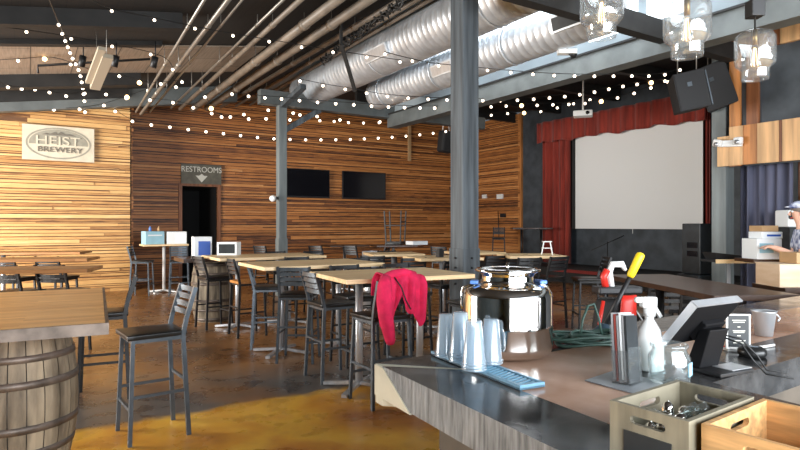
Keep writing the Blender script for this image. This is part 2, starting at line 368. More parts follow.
# paler strip of roof boards between the dark purlins on the left
c = [PB(-40, 76, 0)]
def on_ceil(px, py, off=-.03):
    d = ray(px, py); # EYE + t dz = 4.23+off+.155*a
    t = (4.23+off-EYE)/(d.z-.155*d.x); return Vector((d.x*t, d.y*t, EYE+d.z*t))
q = [on_ceil(px, py, 0) for px, py in ((0, 75), (190, 69), (190, 44), (0, 43))]
b0 = (q[0].y+q[3].y)/2
bn = min(q[2].y, q[3].y); bf = max(q[0].y, q[1].y)
print('BAND', [tuple(round(x, 2) for x in p) for p in q])
bn, bf = 7.6, 10.9
bn = (q[2].y+q[3].y)/2; bf = (q[0].y+q[1].y)/2
struct(slab(-5.8, 3.6, bn, bf, -.03, .02).build('ceiling', 'ceil_light'))
for i, (b, w, h) in enumerate([(bn-.12, .16, .07), (bf+.10, .24, .26), (bn-1.6, .16, .22), (bf+1.7, .14, .2)]):
    struct(slab(-5.9, 1.8, b-w/2, b+w/2, -h, h).build('roof_beam', 'dark_beam'))
# walls of reclaimed boards ------------------------------------------------
def board_wall(name, p0, p1, z0, z1a, z1b, matname, normal, step=.072, holes=(), seed=1):
    rnd = random.Random(seed); mb = MB()
    p0 = Vector((*p0, 0)); p1 = Vector((*p1, 0)); L = (p1-p0).length; u = (p1-p0)/L; n = Vector((*normal, 0))
    base = MB()
    z = z0
    mb.tint = .02
    # backing sheet pieces and the boards, keeping clear of door openings
    def seg(s0, s1, za, zb, out, th=.02):
        a = p0+u*s0; b = p0+u*s1
        mb.hexa([a+Vector((0, 0, za)), b+Vector((0, 0, za)), b+n*out+Vector((0, 0, za)), a+n*out+Vector((0, 0, za))],
                [a+Vector((0, 0, zb)), b+Vector((0, 0, zb)), b+n*out+Vector((0, 0, zb)), a+n*out+Vector((0, 0, zb))])
    while z < max(z1a, z1b):
        h = step*rnd.choice((.55, .8, 1, 1, 1.2, 1.5)); zt = z+h
        s = 0.0
        while s < L:
            e = min(L, s+rnd.uniform(1.4, 6.0))
            spans = [(s, e)]
            for (h0, h1, hz) in holes:
                if z < hz:
                    ns = []
                    for (x0, x1) in spans:
                        if x1 <= h0 or x0 >= h1: ns.append((x0, x1)); continue
                        if x0 < h0: ns.append((x0, h0))
                        if x1 > h1: ns.append((h1, x1))
                    spans = ns
            t = .25+.6*rnd.random()
            if rnd.random() < .12: t *= .25
            for (x0, x1) in spans:
                zm = z1a+(z1b-z1a)*((x0+x1)/2/L)
                if z >= zm: continue
                mb.tint = max(.01, min(.99, .12+.8*t)); seg(x0, x1-.004, z, min(zt, zm)-rnd.choice((.010, .015, .020, .028)), .045+rnd.uniform(0, .035))
            s = e
        z = zt
    mb.tint = .001
    spans = [(0, L)]
    for (h0, h1, hz) in holes:
        seg(0, h0, z0, min(z1a, z1b), .03); seg(h0, h1, hz, min(z1a, z1b), .03); seg(h1, L, z0, min(z1a, z1b), .03)
    if not holes:
        a = p0; b = p1; V = lambda z: Vector((0, 0, z))
        mb.hexa([a+V(z0), b+V(z0), b+n*.03+V(z0), a+n*.03+V(z0)], [a+V(z1a), b+V(z1b), b+n*.03+V(z1b), a+n*.03+V(z1a)])
    o = mb.build(name, matname); o['kind'] = 'structure'; return o
WB = 16.1; BB = 14.9; BA = 1.97; SW = 13.6
dl = PB(181.5, 190, WB-.05).x; dr = PB(217, 190, WB-.05).x; dz = PB(199, 186.5, WB-.05).z
board_wall('wall_back', (BA, WB), (SW, WB), 0, 5.3, 5.3, 'wall_wood', (0, -1), holes=((dl-BA, dr-BA, dz),), seed=3)
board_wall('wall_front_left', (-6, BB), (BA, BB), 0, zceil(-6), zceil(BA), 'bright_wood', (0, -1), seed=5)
board_wall('wall_return', (BA, BB), (BA, WB), 0, 4.5, 4.5, 'wall_wood', (1, 0), seed=6)
# screen side wall: boards, then dark paint
bw = PA(521, 200, SW).y
board_wall('wall_right', (SW, bw), (SW, WB), 0, 5.2, 5.2, 'wall_wood', (-1, 0), seed=9)
m = MB(); m.box((SW+.08, (bw-4)/2, 2.62), (.14, bw+4, 5.24)); struct(m.build('wall_right', 'slate'))
m = MB(); m.box((SW+.0, bw, 2.6), (.12, .16, 5.2)); struct(m.build('trim_1', 'wood_orange'))
# passage behind the restroom door
m = MB()
m.box(((dl+dr)/2, WB+1.0, 0.01), (dr-dl, 1.9, .02)); m.box(((dl+dr)/2, WB+1.95, dz/2), (dr-dl, .06, dz)); m.box((dl-.03, WB+1, dz/2), (.06, 1.9, dz)); m.box((dr+.03, WB+1, dz/2), (.06, 1.9, dz)); m.box(((dl+dr)/2, WB+1, dz+.03), (dr-dl+.1, 1.9, .06))
struct(m.build('wall_passage', 'void'))
m = MB()
for x in (dl-.04, dr+.04): m.box((x, WB-.09, dz/2), (.09, .05, dz))
m.box(((dl+dr)/2, WB-.09, dz+.04), (dr-dl+.18, .05, .08))
struct(m.build('door_1', 'wood_brown'))
# left wall and wall behind the camera, with the openings the daylight comes through
def wall_with_opening(name, axis, pos, s0, s1, o0, o1, z0, z1, ztop, matn):
    m = MB(); t = .16
    def pc(a, b, za, zb):
        if axis == 'a': m.box((pos, (a+b)/2, (za+zb)/2), (t, b-a, zb-za))
        else: m.box(((a+b)/2, pos, (za+zb)/2), (b-a, t, zb-za))
    pc(s0, o0, 0, ztop); pc(o1, s1, 0, ztop); pc(o0, o1, 0, z0); pc(o0, o1, z1, ztop)
    struct(m.build(name, matn))
    f = MB(); n = 5
    for i in range(n+1):
        s = o0+(o1-o0)*i/n
        if axis == 'a': f.box((pos, s, (z0+z1)/2), (.06, .05, z1-z0))
        else: f.box((s, pos, (z0+z1)/2), (.05, .06, z1-z0))
    for z in (z0, (z0+z1)/2, z1):
        if axis == 'a': f.box((pos, (o0+o1)/2, z), (.06, o1-o0, .05))
        else: f.box(((o0+o1)/2, pos, z), (o1-o0, .06, .05))
    return f
f = wall_with_opening('wall_left', 'a', -6.0, -4, 14.9, 7.2, 13.2, .3, 3.1, 3.3, 'teal'); struct(f.build('window_1', 'black'))
f = wall_with_opening('wall_behind', 'b', -3.9, -6, 14, -2.2, 7.4, .5, 3.6, 3.35, 'teal') if False else wall_with_opening('wall_behind', 'b', -3.9, -6, 14, -2.2, 7.4, .5, 3.2, 3.5, 'teal'); struct(f.build('window_2', 'black'))
m = MB(); m.hexa([(-6, -3.98, 3.5), (14, -3.98, 3.5), (14, -3.82, 3.5), (-6, -3.82, 3.5)], [(-6, -3.98, 3.3), (14, -3.98, 5.3), (14, -3.82, 5.3), (-6, -3.82, 3.3)]); 
struct(m.build('wall_behind', 'teal'))
# beam along the top of the left wall and back wall
m = MB()
def slopebeam(m, a0, a1, b, w, lo, hi, zf=zceil):
    m.hexa([(a0, b-w/2, zf(a0)-hi), (a1, b-w/2, zf(a1)-hi), (a1, b+w/2, zf(a1)-hi), (a0, b+w/2, zf(a0)-hi)],
           [(a0, b-w/2, zf(a0)-lo), (a1, b-w/2, zf(a1)-lo), (a1, b+w/2, zf(a1)-lo), (a0, b+w/2, zf(a0)-lo)])
slopebeam(m, -6, 4.2, 14.0, .22, .0, .38); struct(m.build('roof_beam', 'beam'))
# two timber posts
def post(px, a, w, zt, matn, label, bolts=()):
    d = ray(px, 225); t = a/d.x; c = (d.x*t, d.y*t)
    r = thing('timber_post', label, 'post', (c[0], c[1], 0))
    m = MB(); m.box((0, 0, zt/2), (w, w, zt)); m.build('shaft', matn, r, bevel=.012)
    m = MB(); m.box((0, 0, .62), (w+.02, w+.02, 1.24)); m.build('base_wrap', matn, r, bevel=.004)
    for (x, z) in bolts:
        b = MB(); b.tube([(x, -w/2-.008, z), (x, -w/2-.03, z)], .013, 8); b.build('bolt', 'black', r)
        b = MB(); b.tube([(-w/2-.008, x, z), (-w/2-.03, x, z)], .013, 8); b.build('bolt', 'black', r)
    return c
post(464.5, 4.6, .255, zceil(4.6)-.035, 'dark_post', 'thick weathered dark timber post at centre, in front of the far corner', [(0, 1.12), (.0, 1.0), (0, .8)])
c2 = post(281.5, 4.6, .185, 4.12, 'grey_post', 'slimmer grey post standing beside the two wall televisions')
# cross beam over the far post, running right
m = MB(); m.box((7.2, c2[1], 4.26), (6.2, .2, .30)); struct(m.build('roof_beam', 'beam'))
m = MB(); m.bar((4.6, c2[1], 3.55), (5.5, c2[1], 4.12), .12, .12); m.bar((4.6, c2[1], 4.1), (4.6, c2[1]-1.2, 4.3), .12, .1); struct(m.build('roof_brace', 'dark_post'))
# long grey beam under the roof step on the right, and the pale bulkhead above with its panes
m = MB(); m.box((7.42, 4.1, 4.03), (.28, 15.8, .30)); struct(m.build('roof_beam', 'beam'))
m = MB(); m.box((7.42, 4.1, 4.195), (.34, 15.8, .03)); struct(m.build('trim_2', 'dark_beam'))
m = MB(); m.box((7.50, 4.1, 4.72), (.12, 15.8, 1.02)); struct(m.build('wall_bulkhead', 'ceil_white'))
for (x0, x1) in ((588, 636), (646, 684)):
    y0 = PA(x0, 20, 7.4).y; y1 = PA(x1, 20, 7.4).y
    m = MB(); m.box((7.43, (y0+y1)/2, 4.62), (.02, abs(y1-y0), .42)); struct(m.build('window_3', 'skypane'))
for (b, w) in ((7.1, .9), (4.2, 1.2)):
    m = slab(5.9, 7.1, b-w/2, b+w/2, -.06, .015); struct(m.build('window_4', 'skypane'))
# dark cross timbers near the camera
for b, z, h in ((4.72, 4.14, .26), (3.75, 4.55, .30)):
    m = MB(); m.box((7.2, b, z), (5.6, .16, h)); struct(m.build('roof_beam', 'dark_beam'))
# joists over the stage side
for b in (8.3, 10.2, 12.3, 14.2):
    m = MB(); m.box((10.6, b, 5.08), (6, .14, .30)); struct(m.build('roof_beam', 'dark_beam'))
m = MB(); m.box((10.4, 6.5, 4.86), (.16, 18, .16)); struct(m.build('roof_beam', 'dark_beam'))
# ---------- screen, curtains, stage on the right wall ----------
ST = .38
m = MB(); m.box((12.75, 8.8, ST/2), (1.6, 12.8, ST)); struct(m.build('stage_floor', 'dark_beam'))
ya, yb_ = PA(548, 200, 11.93).y, PA(606, 200, 11.93).y
m = MB(); m.box((11.93, (ya+yb_)/2, ST-.06), (.03, abs(ya-yb_), .08)); struct(m.build('trim_3', 'stagered'))
def curtain(name, label, a, b0, b1, z0, z1, matn, folds, amp, cat='curtain', zf=None):
    m = MB()
    def fn(u, v):
        w = math.sin(u*folds*2*PI)*amp + math.sin(u*folds*4.7+1)*amp*.5
        zz = z0 if zf is None else zf(u)
        return (a + w*(1-.3*v), b0+(b1-b0)*u + math.sin(u*folds*5+2)*.015, zz+(z1-zz)*v)
    m.grid(fn, max(24, int(folds*10)), 6)
    o = m.build(name, matn, solid=.012); tag(o, label, cat); return o
ys = lambda px: PA(px, 200, 13.35).y
curtain('stage_curtain', 'long dark red stage curtain hanging left of the screen', 13.32, ys(543), ys(571), ST+.02, 4.6, 'red', 4, .09)
curtain('stage_curtain', 'narrow dark red curtain strip right of the screen', 13.32, ys(706.3), ys(711), ST+.02, 4.75, 'red', 2, .03)
curtain('curtain_valance', 'gathered dark red valance above the screen', 13.08, ys(543), ys(712), 4.2, 4.64, 'red', 13, .05, 'valance', zf=lambda u: 4.02+.025*math.sin(u*43)+.02*math.sin(u*19)-.06*u)
t = thing('projection_screen', 'large pale grey projection screen framed by red curtains', 'projection screen', (13.25, (ys(578)+ys(705.5))/2, 0))
sb = abs(ys(578)-ys(705.5)); z0 = PA(640, 227.5, 13.25).z; z1 = PA(578, 136.5, 13.25).z+.06
m = MB(); m.box((0, 0, (z0+z1)/2), (.02, sb, z1-z0)); m.build('screen_surface', 'screen', t)
m = MB(); m.box((.02, 0, z0-.02), (.05, sb+.02, .04)); m.build('bottom_bar', 'white', t)
m = MB(); m.box((.03, sb/2+.09, (z0+z1)/2), (.03, .12, z1-z0+.1)); m.build('side_mask', 'blackcloth', t)
m = MB(); m.tube([(0, .3*0, z0-.04), (0, 0, z0-.16)], .008, 6); m.build('pull_tab', 'white', t)
# ---------- partition with cedar boards and grey post at the right edge ----------
A9 = 9.0
yb = lambda px: PA(px, 200, A9).y
zb = lambda px, py: PA(px, py, A9).z
m = MB(); m.box((A9+.14, (yb(711)+yb(725))/2, 2.2), (.24, abs(yb(711)-yb(725)), 4.4)); struct(m.build('partition_post', 'grey_post'))
m = MB(); m.box((A9+.75, -.05, 2.6), (.12, 2*yb(800)-.0, 5.2)) if False else None
m = MB(); m.box((A9+1.6, 1.2, 2.6), (.1, 6.6, 5.2)); struct(m.build('wall_partition', 'slate'))
def cedar(px0, px1, z0, z1, mn, name='trim_4', off=0.0):
    m = MB(); y0, y1 = yb(px0), yb(px1); m.box((A9+off, (y0+y1)/2, (z0+z1)/2), (.05, abs(y1-y0)-.006, z1-z0)); struct(m.build(name, mn))
zt = 4.62
cedar(736, 840, zb(770, 130), zb(745, 52), 'slate', 'wall_partition', .05)
cedar(741, 840, 2.42, 5.1, 'slate', 'wall_partition', .1)
for (a, b, z0, z1, mn) in ((730, 741, 2.42, 4.5, 'wood_orange'), (733, 747, 4.12, zt, 'wood_brown'), (747, 759.5, 2.9, 4.5, 'wood_brown'),
                          (759.5, 768, 4.10, zt, 'wood_pale'), (768, 781, 4.10, zt, 'wood_brown'), (781, 801, 4.10, zt, 'wood_pale'), (801, 840, 4.1, zt, 'wood_orange')):
    cedar(a, b, z0, z1, mn, 'trim_4', -.01 if z1 > 4.55 else 0)
x = 719
for k, (w, mn) in enumerate(((12, 'wood_pale'), (14, 'wood_pale'), (14, 'wood_orange'), (22, 'wood_pale'), (3, 'wood_brown'), (24, 'wood_pale'), (30, 'wood_pale'))):
    cedar(x, x+w, zb(719, 167), zb(760, 127)+(.05 if k else -.08), mn, 'trim_5', -.03 - .004*(k % 2)); x += w
m = MB(); m.box((8.6, 3.2, zt+.14), (.3, 6.5, .26)) if False else None
m = MB(); m.box((A9, yb(690)/2-1, zt+.2), (.34, yb(690)+2, .42)); struct(m.build('roof_beam', 'beam'))
curtain('doorway_curtain', 'slate purple curtain filling the doorway at right', A9+.35, yb(729), yb(783), .05, 2.55, 'purple', 5, .05)
curtain('doorway_curtain', 'dark olive curtain edge at far right behind the man', A9+.55, yb(781), yb(812), 1.9, 2.6, 'wood_brown', 5, .03)
# =====================================================================
# FURNITURE
# =====================================================================
def make_stool(name, label, seatmat='vinyl', metal='gun', H=1.07, S=.75, cat='bar stool', slats=4, group=None):
    t = thing(name, label, cat, group=group)
    hw, hd = .20, .19
    seatw = .185
    for sx in (-1, 1):
        m = MB(); m.bar((sx*hw, hd, 0), (sx*seatw*.93, hd*.86, S-.02), .026, .026); m.build('leg', metal, t)
        m = MB()
        pts = [(sx*hw, -hd-.02, 0), (sx*seatw*.95, -hd*.92, S-.02), (sx*seatw*.95, -hd-.01, S+.1), (sx*seatw*.95, -hd-.075, H)]
        for a, b in zip(pts[:-1], pts[1:]): m.bar(a, b, .026, .03, up=(0, 1, 0))
        m.build('leg', metal, t)
    m = MB(); fz = S-.035
    for sx in (-1, 1): m.bar((sx*seatw*.92, -hd*.9, fz), (sx*seatw*.92, hd*.86, fz), .022, .03)
    for sy in (-.9, .86): m.bar((-seatw*.92, sy*hd, fz), (seatw*.92, sy*hd, fz), .022, .03)
    m.build('seat_frame', metal, t)
    zs = [.30*S/.75*1.0, .36*S/.75]
    m = MB(); m.bar((-hw*.96, hd*.94, .24), (hw*.96, hd*.94, .24), .02, .022); m.build('footrest', metal, t)
    m = MB(); m.bar((-hw*.96, -hd*1.04, .40), (hw*.96, -hd*1.04, .40), .018, .02); m.build('stretcher', metal, t)
    for sx in (-1, 1):
        m = MB(); m.bar((sx*hw*.95, hd*.93, .33), (sx*hw*.95, -hd*1.04, .33), .018, .02); m.build('stretcher', metal, t)
    m = MB()
    def sp(u, v):
        x = (u-.5)*2; y = (v-.5)*2
        f = 1-.10*max(0, y*-1)
        return (x*.20*f, y*.205, S+.012*(1-abs(x)**4)*(1-abs(y)**4)+.010)
    m.grid(sp, 8, 8)
    m.build('seat', seatmat, t, solid=.035, bevel=.006)
    for i in range(slats):
        f = (i+.55)/slats; z = S+.10+(H-S-.10)*f
        y = -hd-.01-.065*(z-S-.1)/(H-S-.1)
        m = MB(); n = 6; pts = [(-.17+.34*k/n, y-.018*math.sin(PI*k/n), z) for k in range(n+1)]
        for a, b in zip(pts[:-1], pts[1:]): m.bar(a, b, .010, .042)
        m.build('back_slat', metal, t)
    return t
stool_g = make_stool('bar_stool', 'black metal ladder-back bar stool nearest the camera, beside the barrel table')
used = {}
def rz_of(fx, fy): return wang(fx, fy)-PI/2
def put(proto, X, Y, f, label, group=None, z=0.0, rot=None):
    loc = W(X, Y, z)
    if proto.name not in used:
        used[proto.name] = 1; proto.location = loc; proto.rotation_euler = rot if rot else (0, 0, rz_of(*f)); proto['label'] = label
        if group: proto['group'] = group
        return proto
    return dup(proto, loc, rz_of(*f), label, group, rot)
stool_k = make_stool('bar_stool', 'x', metal='black')
stool_o = make_stool('bar_stool', 'x', seatmat='seat_wood', metal='black')
stool_s = make_stool('bar_stool', 'x', seatmat='vinyl', metal='gun')
GS = 'ladder-back bar stools'
put(stool_g, -1.83, 4.27, (-.8, -.6), 'black metal ladder-back bar stool nearest the camera, beside the barrel table', GS)
put(stool_k, -2.66, 5.2, (-.9, -.42), 'black ladder-back bar stool behind the nearest stool, at far corner of the barrel table', GS)
put(stool_g, -1.15, 6.60, (.05, 1), 'ladder-back bar stool seen from behind at near side of the second pale table', GS)
put(stool_g, -1.66, 7.35, (1, .2), 'ladder-back bar stool at the left end of the second pale table', GS)
put(stool_o, -2.12, 8.1, (.9, .6), 'bar stool with orange wooden seat between the first rows of pale tables', GS)
put(stool_k, -2.78, 8.70, (.8, .7), 'black bar stool beside the barrel at left end of the third table', GS)
JS = put(stool_g, -.17, 5.06, (-.54, .84), 'bar stool with the crimson jacket hanging over its back', GS)
put(stool_k, -.50, 6.45, (.54, -.84), 'bar stool tucked beneath the front-centre table at its left end', GS)
put(stool_g, -.68, 5.85, (.84, .54), 'bar stool under the left corner of the front-centre table, left of the jacket', GS)
put(stool_k, .75, 5.9, (-.84, -.54), 'bar stool under the right end of the front-centre table, left of the steel tank', GS)
put(stool_k, .10, 6.75, (.54, -.84), 'bar stool on the far side of the front-centre table', GS)
put(stool_k, -1.35, 8.15, (.54, -.84), 'bar stool on the far side of the second table, its black back showing above', GS)
put(stool_k, -.45, 7.9, (.54, -.84), 'bar stool under the middle of the second table on its far side', GS)
put(stool_k, -.48, 8.85, (-.3, 1), 'black bar stool standing between the second and fourth tables', GS)
put(stool_k, .12, 8.40, (-.3, 1), 'black bar stool at the near side of the fourth table, left of the post', GS)
put(stool_k, -2.05, 9.95, (.54, -.84), 'bar stool on the far side of the third table near the grey post', GS)
put(stool_k, -1.4, 10.1, (.54, -.84), 'bar stool on the far side of the third table, right of the grey post', GS)
put(stool_k, -.1, 10.2, (.54, -.84), 'bar stool on the far side of the fourth table', GS)
put(stool_k, .58, 7.72, (-.54, .84), 'bar stool at the near side of the fifth table by the central post', GS)
for X, Y, l in ((1.35, 9.0, 'near side'), (1.75, 9.35, 'right end')):
    put(stool_k, X, Y, (-.4, .9), 'black bar stool at the %s of the pale table right of the central post' % l, GS)
put(stool_k, 1.75, 8.42, (-.3, .95), 'black bar stool at the left near corner of the pale table before the red curtain', GS)
put(stool_k, 2.2, 8.7, (-.5, .85), 'black bar stool at the right near corner of the pale table before the red curtain', GS)
put(stool_k, 2.75, 8.45, (-1, .05), 'black bar stool standing alone in profile between steel tank and slate wall', GS)
# left far group
for X, Y, l in ((-4.02, 6.95, 'right'), (-4.50, 6.85, 'left')):
    put(stool_k, X, Y, (.1, 1), 'black bar stool, the %s one of two at the nearest left long table' % l, GS)
put(stool_k, -5.05, 6.7, (.1, 1), 'black bar stool at left picture edge under the nearest left long table', GS)
for X, Y, l in ((-5.15, 8.75, 'right'), (-5.7, 8.6, 'left')):
    put(stool_k, X, Y, (.1, 1), 'black bar stool at %s of the middle left long table by the bright wall' % l, GS)
# boxes' table stools
put(stool_s, -5.62, 12.65, (1, .15), 'grey framed bar stool left of the small table with two boxes', GS)
put(stool_s, -4.85, 12.75, (-.3, .95), 'grey framed bar stool right of the small table with two boxes', GS)
# back row
for X, Y, l in ((-3.0, 13.15, 'left'), (-1.75, 13.1, 'middle'), (-1.0, 13.2, 'right')):
    put(stool_k, X, Y, (.5, .85), 'dark bar stool at the back row before the wooden wall, %s of three' % l, GS)
put(stool_k, .95, 12.6, (.5, .85), 'dark bar stool in the back row left of the central post', GS)
put(stool_k, 3.08, 18.1, (-.2, -1), 'black ladder-back stool standing on the stage before the end of the boarded wall', GS, z=.38)
chair = make_stool('side_chair', 'x', metal='black', H=.86, S=.46, cat='chair')
put(chair, 3.0, 6.75, (.1, 1), 'low black slatted chair behind the spray bottle', None)
put(chair, 3.75, 7.6, (.5, .85), 'low black slatted chair beyond the dark table before the slate wall', None)
# ---------------- tables ----------------
def make_table(name, label, c, rz, L, Wd, H, topmat, cols=2, th=.04, polemat='brushed', basemat='brushed', group=None, cat='table', edge=None):
    t = thing(name, label, cat, c, rz, group)
    m = MB(); m.box((0, 0, H-th/2), (L, Wd, th)); m.build('tabletop', topmat, t, bevel=.004)
    xs = [0] if cols == 1 else [-L*.25, L*.25]
    for x in xs:
        m = MB(); m.tube([(x, 0, .05), (x, 0, H-th-.012)], .036, 12); m.build('column', polemat, t)
        m = MB()
        for k in range(4):
            a = PI/4+k*PI/2; d = Vector((math.cos(a), math.sin(a), 0))
            m.bar(Vector((x, 0, .055))+d*.02, Vector((x, 0, .022))+d*.36, .05, .03)
        m.build('cross_foot', basemat, t)
        m = MB(); m.box((x, 0, H-th-.008), (.3, .3, .012)); m.build('mount_plate', 'black', t)
    return t
def table_cam(label, B, ax, L, Wd, **k):
    """B: near-left corner (camera frame), ax: direction of the long edge (camera frame); the table extends away"""
    ax = Vector((*ax, 0)).normalized(); pr = Vector((-ax.y, ax.x, 0))
    c = Vector((*B, 0))+ax*L/2+pr*Wd/2
    k.setdefault('H', 1.07); k.setdefault('topmat', 'top_wood')
    return make_table(k.pop('name', 'bar_table'), label, W(c.x, c.y), wang(ax.x, ax.y), L, Wd, k.pop('H'), k.pop('topmat'), **k)
GT = 'pale wooden bar-height tables'
table_cam('pale wooden bar-height table nearest in the centre, by the crimson jacket', (-.45, 4.86), (.89, .455), 1.30, .98, group=GT)
table_cam('second pale wooden bar-height table, left of and behind the jacket table', (-1.475, 6.3), (.86, .51), 1.50, 1.05, group=GT)
table_cam('third pale wooden bar-height table, with left end beside the barrel', (-2.47, 7.95), (.85, .53), 1.6, 1.05, group=GT)
table_cam('fourth pale wooden bar-height table, before the upturned stool', (-.42, 9.0), (.97, .25), .85, .80, group=GT, cols=1)
table_cam('fifth pale wooden bar-height table, partly hidden by left face of the central post', (.28, 7.9), (.95, .3), .95, .8, group=GT, cols=1)
table_cam('pale wooden bar-height table just right of the central post', (1.12, 9.5), (.9, .43), .75, .8, group=GT, cols=1)
table_cam('pale wooden bar-height table before the red stage curtain', (1.62, 8.55), (.998, .06), .88, .85, group=GT, cols=1)
table_cam('dark bar table in the back row before the televisions', (-1.55, 12.9), (.9, .43), .95, .75, topmat='top_dark', cols=1)
table_cam('dark bar table in the back row holding the upturned stool', (-.52, 13.0), (.97, .24), .95, .8, topmat='top_dark', cols=1)
t = table_cam('tall narrow dark table standing on the stage left of the red curtain', (3.3, 16.9), (1, .0), 1.15, .45, topmat='top_dark', cols=2, polemat='black', basemat='black')
t.location.z = .38
GL = 'long amber tables at the left'
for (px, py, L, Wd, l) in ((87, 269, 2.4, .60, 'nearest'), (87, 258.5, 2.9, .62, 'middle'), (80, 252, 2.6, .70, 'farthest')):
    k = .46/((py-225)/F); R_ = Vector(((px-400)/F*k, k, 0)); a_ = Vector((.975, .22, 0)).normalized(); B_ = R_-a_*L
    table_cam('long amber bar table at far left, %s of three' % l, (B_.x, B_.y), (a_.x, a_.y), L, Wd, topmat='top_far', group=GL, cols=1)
# small table with boxes
c = W(-5.35, 13.15)
sm = make_table('bar_table', 'small square bar table against the back wall holding two boxes', c, TH*0, .95, .6, 1.10, 'top_wood', cols=1, polemat='white', basemat='white')
def carton(name, label, c, rz, d, matn, panels=(), tape=None, opened=False, cat='box', group=None):
    t = thing(name, label, cat, c, rz, group)
    m = MB(); m.box((0, 0, d[2]/2), d); m.build('carton_body', matn, t, bevel=.004)
    for (face, x, z, w, h, mn) in panels:
        p = MB()
        if face == 'f': p.box((x, -d[1]/2-.002, z), (w, .003, h))
        else: p.box((d[0]/2+.002, x, z), (.003, w, h))
        p.build('printed_panel', mn, t)
    if tape: p = MB(); p.box((0, 0, d[2]+.001), (d[0], .05, .002)); p.build('tape_strip', tape, t)
    return t
carton('carton', 'pale blue carton on the small table, left of the white one', (c.x-.24, c.y-.02, 1.10), .12, (.40, .34, .29), 'ltblue', [('f', 0, .2, .3, .03, 'paper')])
carton('carton', 'white and grey carton on the small table by the restroom door', (c.x+.25, c.y-.02, 1.10), -.05, (.42, .34, .28), 'paper', [('f', .08, .13, .2, .18, 'brushed')])
for i, (dx, mn, l) in enumerate(((-.30, 'clampblue', 'blue'), (-.12, 'card', 'brown'))):
    m = MB(); m.lathe([(0.001, 0), (.03, 0), (.03, .07), (.012, .09), (.012, .11), (.001, .11)], n=12); o = m.build('bottle', mn); o.location = (c.x+dx, c.y-.05, 1.391); tag(o, 'small %s bottle standing on the pale blue carton' % l, 'bottle')
# ---------------- barrels ----------------
def make_barrel(label, c, H=.92, R=.32, r=.27, group='wooden barrels used as table bases', fresh=True):
    t = thing('wooden_barrel', label, 'barrel', c, .3, group)
    m = MB(); n = 22; seg = 14
    for k in range(n):
        a0, a1 = 2*PI*(k+.03)/n, 2*PI*(k+.97)/n
        vs = []; fs = []
        for i in range(seg+1):
            f = i/seg; rr = r+(R-r)*math.sin(PI*f)**.9
            for a, q in ((a0, rr), ((a0+a1)/2, rr*1.006), (a1, rr)): vs.append((q*math.cos(a), q*math.sin(a), H*f))
        for i in range(seg):
            for j in range(2): fs.append((i*3+j, i*3+j+1, i*3+j+4, i*3+j+3))
        m._add(vs, fs)
    m.build('staves', 'stave', t)
    m = MB(); m.lathe([(.001, .02), (r*.97, .02), (r*.985, H*.2), (R*.97, H*.5), (r*.985, H*.8), (r*.97, H-.03), (.001, H-.03)], n=24); m.build('barrel_core', 'barbody', t)
    for f, h in ((.045, .05), (.20, .04), (.36, .045), (.64, .045), (.80, .04), (.955, .05)):
        rr = lambda q: r+(R-r)*math.sin(PI*max(0, min(1, q)))**.9+.004
        m = MB(); z = H*f; a, b = f-h/2/H, f+h/2/H; m.lathe([(rr(a)-.004, z-h/2), (rr(a)+.003, z-h/2), (rr(b)+.003, z+h/2), (rr(b)-.004, z+h/2)], n=36); m.build('hoop', 'hoop', t)
    return t
bl = W(-2.39, 3.62)
make_barrel('large weathered barrel under the near left tabletop', (bl.x, bl.y, 0), .93, .335, .27)
bc = W(-3.02, 9.35)
make_barrel('weathered barrel standing under the dark tabletop with a blue box', (bc.x, bc.y, 0), .95, .33, .27)
kb = W(-.52, 10.9)
t = thing('beer_keg', 'shiny steel keg standing behind the second table', 'keg', (kb.x, kb.y, 0))
m = MB(); m.lathe([(.001, .02), (.18, .02), (.20, .06), (.20, .30), (.21, .32), (.20, .34), (.20, .60), (.21, .62), (.20, .64), (.20, .92), (.17, .97), (.001, .98)], n=32); m.build('keg_body', 'brushed', t)
m = MB(); m.lathe([(.185, .93), (.195, .93), (.195, 1.04), (.185, 1.04), (.185, .93)], n=32); m.build('rim', 'brushed', t)
m = MB(); m.lathe([(.17, 0), (.195, 0), (.195, .06), (.17, .06)], n=32); m.build('rim', 'brushed', t)
# top of the near barrel table
P1 = G(105.6, 323.7, 1.0); P2 = G(102.5, 288.3, 1.0)
P1 = Vector((P1.x, P1.y, 0)); P2 = Vector((P2.x, P2.y, 0))
u = (P2-P1); wv = u.length; mid = (P1+P2)/2; u.normalize(); ax = Vector((u.y, -u.x, 0))
L = 2.1; cc = mid-ax*L/2
t = thing('barrel_tabletop', 'large amber wooden tabletop at lower left resting on a barrel', 'tabletop', (cc.x, cc.y, .935), ang(ax))
m = MB(); m.box((0, 0, .0425), (L-.0, wv, .055)); m.build('top_boards', 'top_left', t, bevel=.003)
m = MB(); m.box((0, -wv/2-.008, .040), (L, .016, .062)); m.build('edge_band', 'hoop', t); 
m = MB(); m.box((L/2+.008, 0, .040), (.016, wv+.03, .062)); m.build('edge_band', 'hoop', t)
m = MB(); m.box((0, 0, .007), (.5, .5, .014)); m.build('cleat', 'black', t)
bc2 = W(-3.45, 8.9)
t = thing('barrel_tabletop', 'dark tabletop on the far barrel, under the blue box', 'tabletop', (bc.x-.05, bc.y, .955), TH*0)
m = MB(); m.box((0, 0, .03), (.95, .7, .06)); m.build('top_boards', 'top_dark', t, bevel=.004)
p = PY(203, 256, 9.2)
carton('carton', 'white carton with blue printed panel on the dark barrel tabletop', (p.x-.02, p.y, 1.016), -TH+.5, (.27, .24, .33), 'paper', [('f', .02, .15, .18, .22, 'blue'), ('s', 0, .15, .18, .22, 'blue')])
p = PY(231, 254, 8.8)
